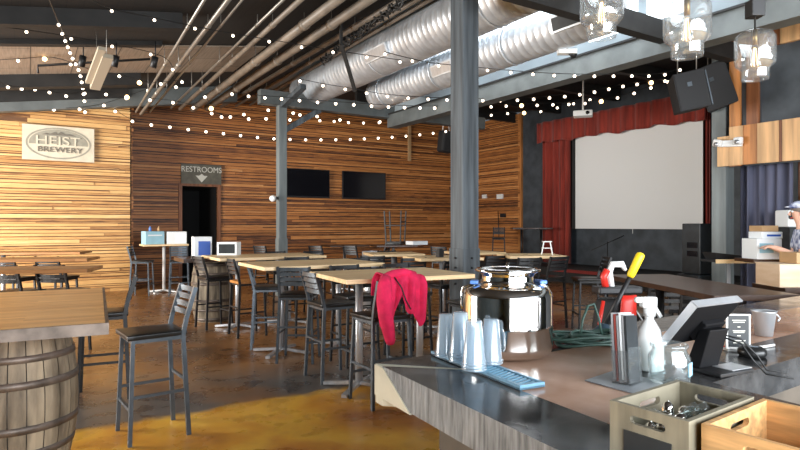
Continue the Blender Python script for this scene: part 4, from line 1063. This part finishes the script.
def string(label, ctrl, n, warm=(), start=0.0, end=1.0):
    pts = [PY(x, y, Y) for x, y, Y in ctrl]
    pts = [Vector((p.x, p.y, min(p.z, zceil(min(max(p.x, -6), 13))-.07))) for p in pts]
    base = pts[0]
    t = thing('string_lights', label, 'string lights', base, 0, 'strings of small round bulbs')
    dense = [catmull(pts, i/80) for i in range(81)]
    m = MB(); m.tube([p-base for p in dense], .0055, 5); m.build('cord', 'cable', t)
    # arc-length spacing
    Ls = [0]
    for i in range(80): Ls.append(Ls[-1]+(dense[i+1]-dense[i]).length)
    for k in range(n):
        s = Ls[-1]*(start+(end-start)*k/max(1, n-1)); i = max(j for j in range(81) if Ls[j] <= s+1e-9); i = min(i, 79)
        f = (s-Ls[i])/max(1e-6, Ls[i+1]-Ls[i]); p = dense[i]+(dense[i+1]-dense[i])*f
        w = k in warm; sc = min(1.35, max(.62, p.dot(W(0, 1))/9.5))
        o = bpy.data.objects.new('bulb', warm_data if w else bulb_data); COL.objects.link(o); o.parent = t; o.location = p-base; o.scale = (sc, sc, sc)
        if w: o['label'] = 'larger warm glowing bulb'
        s_ = bpy.data.objects.new('socket', sock_data); COL.objects.link(s_); s_.parent = t; s_.location = p-base; s_.scale = (sc, sc, sc)
        NB[0] += 1
string('string of bulbs running steeply down from the top left towards the bright wall', [(47, -6, 5.2), (62, 31, 6.8), (72, 55, 8.6), (80, 72, 10.0), (84, 95, 11.8), (85, 110, 12.5)], 14, start=.16)
string('string of bulbs crossing the dark roof at top left, from picture edge to the brick of pipes'.replace('brick of ', ''), [(-6, 10, 7.5), (27, 26, 7.8), (100, 42, 8.5), (165, 58, 9.2), (176, 85, 10)], 6, start=.12)
string('string of widely spaced bulbs across the top, crossing the pipes', [(88, -2, 5.6), (112, 9, 5.9), (150, 17, 6.3), (218, 31, 7.0), (278, 41, 7.6), (332, 50, 8.2), (400, 60, 8.6)], 9, start=.07)
string('string of bulbs under the pale roof boards with warm ones', [(-8, 50, 9.0), (22, 50, 9.1), (55, 57, 9.3), (95, 71, 9.6), (119, 74, 9.8), (147, 82, 10.2), (182, 80, 10.5)], 9, warm=(2, 6))
string('low string of bulbs at the picture edge above the brewery sign', [(-6, 80, 9.5), (12, 86, 10.0), (40, 88, 10.8), (65, 94, 11.4), (90, 91, 11.8), (127, 95, 12.1)], 9, warm=(8,))
string('string of bulbs just above the bright wall top', [(0, 93, 11.6), (34, 103, 11.8), (58, 108, 12.0), (90, 106, 12.2), (112, 101, 12.4), (148, 88, 12.6)], 7)
string('long sagging string of bulbs across the wooden wall above both televisions', [(100, 96, 12.6), (129, 118, 12.9), (169, 125, 13.3), (226, 132, 13.8), (276, 137, 14.2), (334, 138, 14.8), (385, 136, 15.4), (430, 132, 15.8), (470, 126, 16.3)], 25)
string('string of bulbs between the pipes ends and the far post', [(150, 98, 11), (181, 102, 11.4), (214, 112, 12), (250, 117, 12.6), (274, 116, 13), (300, 113, 13.4)], 9)
string('string of bulbs along the cross beam right of the far post', [(232, 92, 10.4), (256, 95, 10.8), (283, 97, 11.2), (321, 100.5, 11.5), (357, 103, 11.6), (390, 105, 11.8), (430, 106, 12.2), (475, 105.5, 12.8)], 16, warm=())
string('string of bulbs across the left duct, passing behind the central post', [(300, 79, 9.5), (325, 84, 9.7), (350, 88, 9.9), (385, 94, 10.2), (425, 97, 10.5), (477, 98.5, 11), (520, 98, 11.4), (577, 93, 12), (625, 84, 12.5), (665, 79, 12.9)], 22, warm=(20,))
string('string of bulbs hanging across the lower duct towards the black speakers', [(385, 52, 7.4), (421, 61, 7.5), (442, 64, 7.6), (479, 67.5, 7.8), (530, 72, 8.1), (574, 74, 8.4), (628, 74, 8.8), (660, 73.5, 9.1), (680, 68, 9.3)], 15)
string('string of bulbs below the long beam with two warm bulbs', [(405, 119, 14.5), (436, 113, 14.3), (481, 106, 14), (510, 104, 13.8), (548, 103, 13.6), (590, 101, 13.4), (625, 94, 13.2), (668, 80, 12.8)], 18, warm=(8, 13))
string('lower string of bulbs above the far wooden corner', [(380, 120, 15.0), (412, 120, 15.2), (445, 116, 15.4), (485, 114, 15.5), (505, 112, 15.4), (540, 110, 15.3), (565, 104, 15), (590, 98, 14.6)], 14, warm=(9,))
string('string of bulbs high on the wooden wall left of the central post', [(290, 118, 13.6), (325, 119, 14.4), (352, 121, 15), (378, 121, 15.4), (400, 119, 15.6), (430, 111, 15.4), (460, 108, 15)], 12)
string('string of bulbs above the left half of the wooden wall', [(205, 95, 10.5), (217, 113, 11.5), (236, 115, 12), (260, 108, 12.4), (300, 112, 13), (340, 118, 13.6)], 8, warm=(1,))
print('BULBS', NB[0])
# ---------------- glass jar pendants ----------------
def pendant(label, px, ytop, ybot, Y, box=True):
    k = Y/F; H = (ybot-ytop)*k; pt = PY(px, ybot, Y)
    t = thing('jar_pendant', label, 'pendant lamp', pt, -TH, 'clear glass jar pendant lamps')
    R = H*.37; m = MB()
    m.lathe([(R*.12, H), (R*.45, H*.985), (R*.80, H*.93), (R*.98, H*.84), (R, H*.78), (R, H*.38), (R*.96, H*.30), (R*.72, H*.22), (R*.68, H*.20), (R*.68, H*.05), (R*.66, H*.0),
             (R*.60, H*.0), (R*.62, H*.05), (R*.62, H*.20), (R*.68, H*.24), (R*.90, H*.31), (R*.94, H*.38), (R*.94, H*.78), (R*.90, H*.83), (R*.74, H*.90), (R*.40, H*.945), (R*.12, H*.96)], n=36)
    m.build('glass_shade', 'glassy', t)
    m = MB(); m.tube([(0, 0, H*.70), (0, 0, H*1.02)], R*.13, 12); m.build('lamp_holder', 'brass', t)
    m = MB(); m.lathe([(R*.10, H*.70), (R*.20, H*.62), (R*.33, H*.42), (R*.36, H*.30), (R*.28, H*.20), (.001, H*.18)], n=20); m.build('filament_bulb', 'glassy', t)
    for i in range(5):
        a = 2*PI*i/5; m = MB(); m.tube([(math.cos(a)*R*.05, math.sin(a)*R*.05, H*.64), (math.cos(a)*R*.16, math.sin(a)*R*.16, H*.28)], .0012, 5); m.build('filament', 'filament', t)
    top = zceil(pt.x)-pt.z-.02
    m = MB(); m.tube([(0, 0, H), (0, 0, top)], .004, 6); m.build('cord', 'cable', t)
    if box: m = MB(); m.box((0, 0, H*1.42), (.06, .06, H*.34)); m.build('mount_box', 'black', t, bevel=.004)
    return t
pendant('glass jar pendant lamp cut by the top edge, leftmost of three', 601.5, -18, 38, 2.5, False)
pendant('glass jar pendant lamp in the middle of three, before the speakers', 687, -3, 57, 2.35, False)
pendant('glass jar pendant lamp at right, lowest of three, before the cedar boards', 755, 30, 80, 2.6)
# ---------------- speaker array, projector, wall things ----------------
def spk(label, px, py, Y, w, h, rz, tilt, strip=False):
    p = PY(px, py, Y); t = thing('loudspeaker', label, 'loudspeaker', p, rz, 'hanging black loudspeakers'); T = Matrix.Rotation(tilt, 4, 'Y')
    m = MB(); m.hexa([T @ Vector(v) for v in ((-w/2, -.2, -h/2), (w/2, -.2, -h/2), (w*.42, .25, -h*.45), (-w*.42, .25, -h*.45))], [T @ Vector(v) for v in ((-w/2, -.2, h/2), (w/2, -.2, h/2), (w*.42, .25, h*.45), (-w*.42, .25, h*.45))]); m.build('cabinet', 'blackcloth', t, bevel=.01)
    m = MB(); m.box((0, -.207, 0), (w*.92, .01, h*.94), T=T); m.build('front_grille', 'blackcloth', t)
    m = MB(); m.box((-w*.05, -.214, h*.16), (.06, .004, .06), T=T); m.build('badge', 'gun', t)
    for s in (-1, 1): m = MB(); m.tube([(s*w*.3, .05, h*.45), (s*w*.3, .05, zceil(p.x)-p.z)], .008, 6); m.build('hanger_rod', 'conduit', t)
    if strip:
        for k in range(3): m = MB(); m.box((w*.55+.02*k, -.15+.05*k, 0), (.012, .02, h*.9), T=T); m.build('rigging_bar', 'gun', t)
spk('black loudspeaker hanging left, with small square badge', 688, 93, 8.3, .42, .54, -.75, -.20, True)
spk('black loudspeaker hanging right, tilted against its neighbour', 717, 88, 9.05, .44, .70, -1.15, -.30)
p = PY(583, 114, 13.2); t = thing('projector', 'white projector hanging before the red valance', 'projector', p, -.9)
m = MB(); m.box((0, 0, 0), (.42, .30, .13)); m.build('case', 'white', t, bevel=.02); m = MB(); m.tube([(.1, -.15, 0), (.1, -.17, 0)], .04, 12); m.build('lens', 'tv', t)
m = MB(); m.tube([(0, 0, .06), (0, 0, 5.2-p.z)], .02, 8); m.build('ceiling_mount', 'white', t)
p = PY(567, 52, 8.25); t = thing('sensor_light', 'white flood light with black bracket below the lower duct', 'flood light', p, -.6)
m = MB(); m.box((0, 0, 0), (.26, .12, .06)); m.build('case', 'paper', t); m = MB(); m.tube([(.05, 0, 0), (.12, .02, -.06)], .045, 10); m.build('lamp_head', 'black', t)
m = MB(); m.tube([(0, 0, .03), (0, 0, .18)], .01, 6); m.build('stem', 'black', t)
# black hanging speaker by the central post
p = PB(446, 142, 13.0); t = thing('loudspeaker', 'black round-cornered loudspeaker hanging just left of the central post', 'loudspeaker', p, 0, 'hanging black loudspeakers')
m = MB(); m.box((0, 0, 0), (.42, .3, .60), T=Matrix.Rotation(.12, 4, 'Y')); m.build('cabinet', 'blackcloth', t, bevel=.06)
for s in (-1, 1): m = MB(); m.tube([(s*.12, 0, .25), (s*.02, 0, zceil(p.x)-p.z-.02)], .012, 6); m.build('hanger_rod', 'white', t)
# televisions
for (x0, x1, yt, yb2, lb) in ((287, 329, 169, 197.6, 'black wall television just right of the grey post'), (343, 385, 171.9, 199.3, 'black wall television, the one farther from the grey post')):
    A = PB(x0-1, yt, WB-.12); B = PB(x1, yt, WB-.12); za = PB((x0+x1)/2, yt+.2, WB-.12).z; zb2 = PB((x0+x1)/2, yb2, WB-.12).z
    t = thing('television', lb, 'television', ((A.x+B.x)/2, WB-.14, (za+zb2)/2), 0, 'televisions on the wooden wall'); w = B.x-A.x; h = za-zb2
    m = MB(); m.box((0, 0, 0), (w, .06, h)); m.build('frame', 'black', t, bevel=.006); m = MB(); m.box((0, -.033, .01), (w-.04, .004, h-.06)); m.build('screen', 'tv', t)
# signs
A = PB(22, 124.5, BB-.1); B = PB(94, 128.7, BB-.1); C_ = PB(94, 163, BB-.1)
w = (B-A).length*1.0; wz = B.x-A.x; zt_ = PB(58, 126.6, BB-.1).z; zb_ = PB(58, 161, BB-.1).z; h = zt_-zb_
t = thing('brewery_sign', 'pale wooden sign with grey oval and brewery lettering on the bright wall', 'sign', ((A.x+B.x)/2, BB-.13, (zt_+zb_)/2), 0)
m = MB(); m.box((0, 0, 0), (wz, .05, h)); m.build('sign_board', 'signwood', t)
rotx = Matrix.Rotation(PI/2, 4, 'X')
def ell(rx, rz_, y, mn, name, inner=0.0):
    m = MB(); n = 56
    vs = [(rx*math.cos(2*PI*i/n), y, rz_*math.sin(2*PI*i/n)) for i in range(n)]
    if inner:
        vi = [((rx-inner)*math.cos(2*PI*i/n), y, (rz_-inner)*math.sin(2*PI*i/n)) for i in range(n)]
        m._add(vs+vi, [(i, (i+1) % n, n+(i+1) % n, n+i) for i in range(n)])
    else: m._add(vs, [list(range(n))])
    return m.build(name, mn, t, solid=.006)
ell(wz*.455, h*.455, -.030, 'signgrey', 'oval_ring', .035)
m = MB(); n = 40; rx, rz_ = wz*.41, h*.40
up = [(rx*math.cos(a), -.030, rz_*math.sin(a)) for a in [math.radians(-6+192*i/n) for i in range(n+1)]]
m._add(up, [list(range(n+1))]); m.build('grey_field', 'signgrey', t, solid=.006)
text_mesh('sign_letters', 'HEIST', h*.36, 'signwood', t, Matrix.Translation((-.02, -.040, h*.06)) @ rotx, .006, xs=1.25)
text_mesh('sign_letters', 'BREWERY', h*.215, 'signdark', t, Matrix.Translation((.02, -.040, -h*.19)) @ rotx, .006, xs=1.2)
m = MB(); pk = [(-.34, 0), (-.25, .05), (-.18, .03), (-.08, .10), (-.02, .05), (.03, .12), (.12, .05), (.2, .06), (.34, 0)]
m._add([(x*wz/1.7*1.2, -.037, h*.235+z*.7) for x, z in pk], [list(range(len(pk)))]); m.build('skyline_mark', 'signdark', t, solid=.004)
A = PB(181, 165, WB-.12); B = PB(221, 165, WB-.12); zt_ = PB(200, 164.5, WB-.12).z; zb_ = PB(200, 184, WB-.12).z; h = zt_-zb_; wz = B.x-A.x
t = thing('restroom_sign', 'dark wooden RESTROOMS sign with white arrow above the doorway', 'sign', ((A.x+B.x)/2, WB-.13, (zt_+zb_)/2))
m = MB(); m.box((0, 0, 0), (wz, .05, h)); m.build('sign_board', 'restsign', t)
text_mesh('sign_letters', 'RESTROOMS', h*.40, 'letters', t, Matrix.Translation((0, -.03, h*.22)) @ rotx, .005, xs=.90)
m = MB(); m._add([(-h*.30, -.03, -h*.08), (0, -.03, -h*.42), (h*.30, -.03, -h*.08), (h*.12, -.03, -h*.08), (0, -.03, h*.02), (-h*.12, -.03, -h*.08)], [(0, 1, 2, 3, 4, 5)]); m.build('arrow_mark', 'letters', t, solid=.006)
# small wall fixtures
def wallbox(name, label, p, d, mn, cat='fixture', rz=0):
    m = MB(); m.box((0, 0, 0), d); o = m.build(name, mn, loc=p, bevel=.004, rz=rz); tag(o, label, cat); return o
p = PA(484.5, 196.5, SW-.09); wallbox('wall_socket', 'small white box on the narrow boarded wall, left of its wider neighbour', p, (.05, .22, .13), 'white')
p = PA(500, 196.5, SW-.09); wallbox('wall_socket', 'wider white switch box on the narrow boarded wall', p, (.05, .30, .16), 'white')
p = PA(503, 215.5, SW-.12); wallbox('wall_camera', 'small black box fixed to the narrow boarded wall', p, (.1, .2, .13), 'black')
m = MB(); A = PA(498, 211, SW-.09); B = PA(499, 240, SW-.09); m.tube([A, B], .012, 6); tag(m.build('wall_cable', 'cable'), 'thin black cable running down the narrow boarded wall', 'cable')
p = PB(409.5, 143, WB-.1); wallbox('hanging_strip', 'narrow pinkish wooden strip fixed high on the wooden wall', p, (.12, .04, 1.2), 'card')
# fixture on the far post
t = thing('post_lamp', 'small white lamp clamped to left side of the grey far post', 'lamp', PY(273.5, 198, 12.40))
m = MB(); m.tube([(0, 0, 0), (-.05, -.04, -.02)], .065, 12); m.build('lamp_head', 'white', t); m = MB(); m.box((.06, .03, 0), (.1, .05, .06)); m.build('bracket', 'black', t)
# little white bracket with two heads on the cedar lintel
p = PA(730.5, 143.5, A9-.09); t = thing('emergency_light', 'white emergency light with two heads on the cedar lintel', 'emergency light', p, 0)
m = MB(); m.box((0, 0, 0), (.06, .34, .10), T=Matrix.Rotation(.08, 4, 'X')); m.build('case', 'paper', t, bevel=.01)
for s, mn in ((.17, 'white'), (-.14, 'paper')):
    m = MB(); m.box((-.05, s, -.02 if s > 0 else .02), (.08, .12, .11), T=Matrix.Rotation(.25 if s > 0 else 0, 4, 'X')); m.build('lamp_head', mn, t, bevel=.02)
    m = MB(); m.tube([(-.09, s, .0), (-.10, s, .0)], .035, 10); m.build('lens', 'brushed', t)
# dark speaker cabinets by the grey partition post
p = W(4.95, 9.6); t = thing('loudspeaker', 'grey black floor loudspeaker standing left of the partition post', 'loudspeaker', (p.x, p.y, .0), -.2)
m = MB(); m.box((0, 0, 1.14), (.36, .36, .83)); m.build('cabinet', 'chalk', t, bevel=.012); m = MB(); m.box((0, 0, .36), (.5, .42, .72)); m.build('bass_bin', 'chalk', t, bevel=.012)
for z in (1.2, 1.06): m = MB(); m.box((-.185, -.03, z), (.01, .2, .09)); m.build('port', 'tv', t)
# =====================================================================
# STAND, BOXES, BAG AND THE MAN AT THE RIGHT EDGE
# =====================================================================
s = W(4.59, 8.1)
t = thing('drinks_stand', 'narrow stand with wooden front edge holding a black tray, before the purple curtain', 'stand', (s.x, s.y, 0), wang(1, .12))
m = MB(); m.box((0, 0, 1.035), (.62, .35, .03)); m.build('shelf', 'blackcloth', t)
m = MB(); m.box((0, -.185, 1.035), (.64, .02, .055)); m.build('front_edge', 'top_wood', t)
m = MB(); m.tube([(0, 0, .03), (0, 0, 1.02)], .025, 10); m.build('pole', 'brushed', t)
for sx in (-1, 1): m = MB(); m.bar((sx*.25, -.1, .62), (sx*.02, .1, .64), .02, .02); m.build('rail', 'brushed', t)
m = MB(); m.lathe([(.001, 0), (.22, 0), (.20, .03), (.001, .03)], n=24); m.build('foot', 'black', t)
m = MB(); T = Matrix.Translation((0, 0, 0)); m.hexa([(-.26, -.12, 0), (.12, -.12, 0), (.12, .12, 0), (-.26, .12, 0)], [(-.30, -.15, .10), (.08, -.13, .06), (.08, .14, .06), (-.30, .15, .10)])
o = m.build('black_tray', 'blackcloth', loc=(s.x, s.y, 1.052), rz=wang(1, .12)); tag(o, 'black tray lying on the narrow stand', 'tray')
b = W(4.66, 7.45)
make_table('bar_table', 'dark bar table behind the plank table, carrying the white and blue carton', (b.x, b.y, 0), wang(1, .05), .50, .40, 1.10, 'top_dark', cols=1, polemat='black', basemat='black')
cb = W(4.60, 7.38)
carton('carton', 'white carton with pale blue print in the hands of the man', (cb.x, cb.y, 1.102), wang(1, .05), (.32, .30, .255), 'paper', [('f', -.04, .14, .18, .12, 'ltblue')])
cb = W(4.66, 7.40)
carton('carton', 'flat pale carton with blue stripe stacked on the white carton', (cb.x, cb.y, 1.359), wang(1, .05), (.27, .26, .085), 'paper', [('f', .02, .04, .18, .025, 'blue')])
carton('carton', 'open brown carton on top of the stack by the purple curtain', (cb.x+.02, cb.y+.03, 1.447), wang(1, .08), (.22, .24, .075), 'card')
# plywood crate and brown carton on the plank table end
pc = W(3.11, 4.58)
t = thing('plywood_crate', 'pale plywood crate on the dark plank table at the right edge', 'crate', (pc.x, pc.y, 1.052), wang(1, 0))
m = MB(); m.box((0, 0, .085), (.42, .30, .17)); m.build('crate_body', 'ply', t, bevel=.003); m = MB(); m.box((0, 0, .174), (.43, .31, .008)); m.build('crate_lid', 'ply', t)
make_table('bar_table', 'small dark table under the plywood crate at the right edge', (pc.x+.05, pc.y, 0), wang(1, 0), .46, .42, 1.05, 'top_dark', cols=1, polemat='black', basemat='black')
pc2 = W(3.17, 4.58)
carton('carton', 'small brown carton with white label on the plywood crate', (pc2.x, pc2.y, 1.231), wang(1, .02), (.22, .20, .085), 'card', [('f', -.05, .05, .05, .025, 'paper'), ('f', -.03, .02, .03, .03, 'chalk')])
# shelf with white and teal things behind the man
sh = W(5.60, 8.2)
t = thing('teal_machine', 'teal and white appliance behind the man at the right edge', 'appliance', (sh.x, sh.y, 0), wang(1, 0))
m = MB(); m.box((0, 0, .75), (.45, .4, 1.5)); m.build('cabinet', 'chalk', t); m = MB(); m.box((-.02, -.02, 1.62), (.40, .3, .24)); m.build('white_case', 'paper', t, bevel=.02)
m = MB(); m.box((-.14, -.2, 1.66), (.16, .1, .1), T=None); m.build('teal_lid', 'teal', t, bevel=.02)
# canvas bag with red panel behind the bar
g = W(1.42, 3.85)
t = thing('equipment_bag', 'black bag with bright red panel standing behind the bar, left of the yellow grip', 'bag', (g.x, g.y, 0), wang(1, .1))
m = MB(); m.lathe([(.001, 0), (.15, 0), (.16, .03), (.15, .60), (.145, .80), (.125, .95), (.115, 1.02), (.10, 1.04), (.001, 1.04)], n=28); m.build('bag_body', 'blackcloth', t)
m = MB()
def rp(u, v):
    a = -PI/2+.42*(u-.5)*2+.10; z = .84+.24*v+.0; r = .16-.03*v+.010*math.sin(u*PI)
    return (r*math.cos(a)*1.02+.03*v, r*math.sin(a)*1.06, z)
m.grid(rp, 10, 6); m.build('red_panel', 'redp', t, solid=.012)
m = MB(); m.tube([(-.12, -.11, .78), (-.155, -.12, .90), (-.12, -.10, 1.04)], .012, 8); m.build('strap', 'redp', t)
m = MB(); m.box((.02, 0, 1.10), (.30, .13, .05)); m.build('top_collar', 'black', t, bevel=.012)
m = MB(); m.tube([(-.02, -.01, 1.10), (-.035, -.01, 1.22), (-.015, -.01, 1.27), (.05, -.01, 1.27), (.075, -.01, 1.23)], [.022, .02, .022, .024, .012], 10); m.build('white_nozzle', 'white', t)
m = MB(); m.tube([(-.07, -.03, 1.12), (-.085, -.03, 1.19), (-.06, -.03, 1.235)], .022, 10); m.build('red_nozzle', 'redp', t)
m = MB(); m.tube([(.14, .0, .98), (.42, .02, .58)], .005, 6); m.build('support_rod', 'white', t)
# microphone stand before the slate wall
p = W(4.15, 11.6); t = thing('microphone_stand', 'thin black microphone stand with boom before the slate wall', 'microphone stand', (p.x, p.y, .0))
m = MB(); m.tube([(0, 0, .02), (0, 0, 1.2)], .012, 8); m.build('pole', 'black', t)
m = MB(); m.tube([(-.22, .22, 1.02), (.22, -.22, 1.32)], .010, 8); m.build('boom', 'black', t)
m = MB(); m.lathe([(.001, 0), (.15, 0), (.14, .02), (.001, .025)], n=20); m.build('foot', 'black', t)
# ---------------- the man ----------------
man = thing('person', 'man in navy patterned shirt at the right edge, reaching for the white carton', 'person', W(4.81, 6.86, 0), wang(-1, .45)-PI/2)
# local frame: +y forward (towards the carton), +x his right
def skin_mesh(name, mn, joints, edges, root=0, sub=2):
    me = bpy.data.meshes.new(name); me.from_pydata([j[:3] for j in joints], edges, [])
    o = bpy.data.objects.new(name, me); COL.objects.link(o); o.parent = man
    sk = o.modifiers.new('skin', 'SKIN'); sk.use_smooth_shade = True
    if not me.skin_vertices:
        bm = bmesh.new(); bm.from_mesh(me); bm.verts.layers.skin.verify(); bm.to_mesh(me); bm.free()
    for i, j in enumerate(joints):
        r = j[3]; me.skin_vertices[0].data[i].radius = (r, j[4] if len(j) > 4 else r)
    me.skin_vertices[0].data[root].use_root = True
    sb = o.modifiers.new('sub', 'SUBSURF'); sb.levels = sub; sb.render_levels = sub
    me.materials.append(M[mn]); return o
J = [(0, 0, .95, .13, .11), (0, .0, 1.15, .135, .105), (0, .02, 1.36, .15, .11), (0, .03, 1.47, .075, .07), (0, .05, 1.55, .055, .055), (0, .07, 1.66, .082, .095), (0, .075, 1.74, .07, .085),
     (.10, 0, .88, .09, .09), (.11, .02, .50, .06, .06), (.11, -.02, .10, .042, .042), (.11, .10, .04, .04, .035),
     (-.10, 0, .88, .09, .09), (-.11, .02, .50, .06, .06), (-.11, -.02, .10, .042, .042), (-.11, .10, .04, .04, .035),
     (.19, .03, 1.42, .06, .06), (.235, .10, 1.15, .043, .043), (.16, .30, 1.25, .033, .030), (.14, .36, 1.265, .034, .022),
     (-.19, .03, 1.42, .06, .06), (-.235, .10, 1.15, .043, .043), (-.12, .30, 1.25, .033, .030), (-.10, .36, 1.265, .034, .022)]
Ed = [(0, 1), (1, 2), (2, 3), (3, 4), (4, 5), (5, 6), (0, 7), (7, 8), (8, 9), (9, 10), (0, 11), (11, 12), (12, 13), (13, 14), (2, 15), (15, 16), (16, 17), (17, 18), (2, 19), (19, 20), (20, 21), (21, 22)]
for s, w in ((1, 18), (-1, 22)):
    wx, wy, wz = J[w][:3]
    for k, (dx, ln) in enumerate(((-.030, .060), (-.010, .072), (.010, .068), (.028, .052))):
        i = len(J); J += [(wx+dx, wy+.03, wz+.004, .009), (wx+dx*1.15, wy+.03+ln*.6, wz-.004, .0085), (wx+dx*1.2, wy+.03+ln*.95, wz-.028, .008)]
        Ed += [(w, i), (i, i+1), (i+1, i+2)]
    i = len(J); sx = -s*.04; J += [(wx+sx, wy-.01, wz+.012, .010), (wx+sx*1.5, wy+.035, wz+.006, .009)]; Ed += [(w, i), (i, i+1)]
skin_mesh('body', 'skin', J, Ed)
SJ = [(0, 0, .97, .155, .135), (0, .0, 1.15, .16, .13), (0, .02, 1.36, .172, .13), (0, .03, 1.46, .10, .09), (.19, .03, 1.43, .078, .078), (.228, .08, 1.22, .066, .066), (-.19, .03, 1.43, .078, .078), (-.228, .08, 1.22, .066, .066)]
skin_mesh('shirt', 'shirt', SJ, [(0, 1), (1, 2), (2, 3), (2, 4), (4, 5), (2, 6), (6, 7)])
TJ = [(0, 0, .98, .145, .125), (.10, 0, .86, .105, .105), (.11, .02, .50, .078, .078), (.11, -.02, .12, .065, .065), (-.10, 0, .86, .105, .105), (-.11, .02, .50, .078, .078), (-.11, -.02, .12, .065, .065)]
skin_mesh('trousers', 'jeans', TJ, [(0, 1), (1, 2), (2, 3), (0, 4), (4, 5), (5, 6)])
m = MB(); m.ball((0, .055, 1.73), .098, 12, (.92, 1.05, .86)); m.build('hair', 'hair', man)
m = MB(); m.ball((0, .06, 1.755), .102, 12, (.95, 1.08, .62)); m.box((0, .16, 1.745), (.13, .10, .012)); m.build('cap', 'shirt', man)
m = MB(); m.tube([(0, .158, 1.69), (0, .178, 1.655), (0, .160, 1.645)], [.010, .015, .012], 8); m.build('nose', 'skin', man)
for s in (-1, 1):
    m = MB(); m.ball((s*.082, .06, 1.665), .025, 8, (.4, .8, 1.2)); m.build('ear', 'skin', man)
    m = MB(); m.ball((s*.032, .148, 1.69), .013, 8); m.build('eye', 'white', man)
    m = MB(); m.ball((s*.11, .06, .045), .05, 8, (.95, 2.3, .85)); m.build('shoe', 'black', man)
m = MB(); m.tube([(-.025, .150, 1.615), (0, .158, 1.613), (.025, .150, 1.615)], .006, 6); m.build('mouth', 'redp', man)
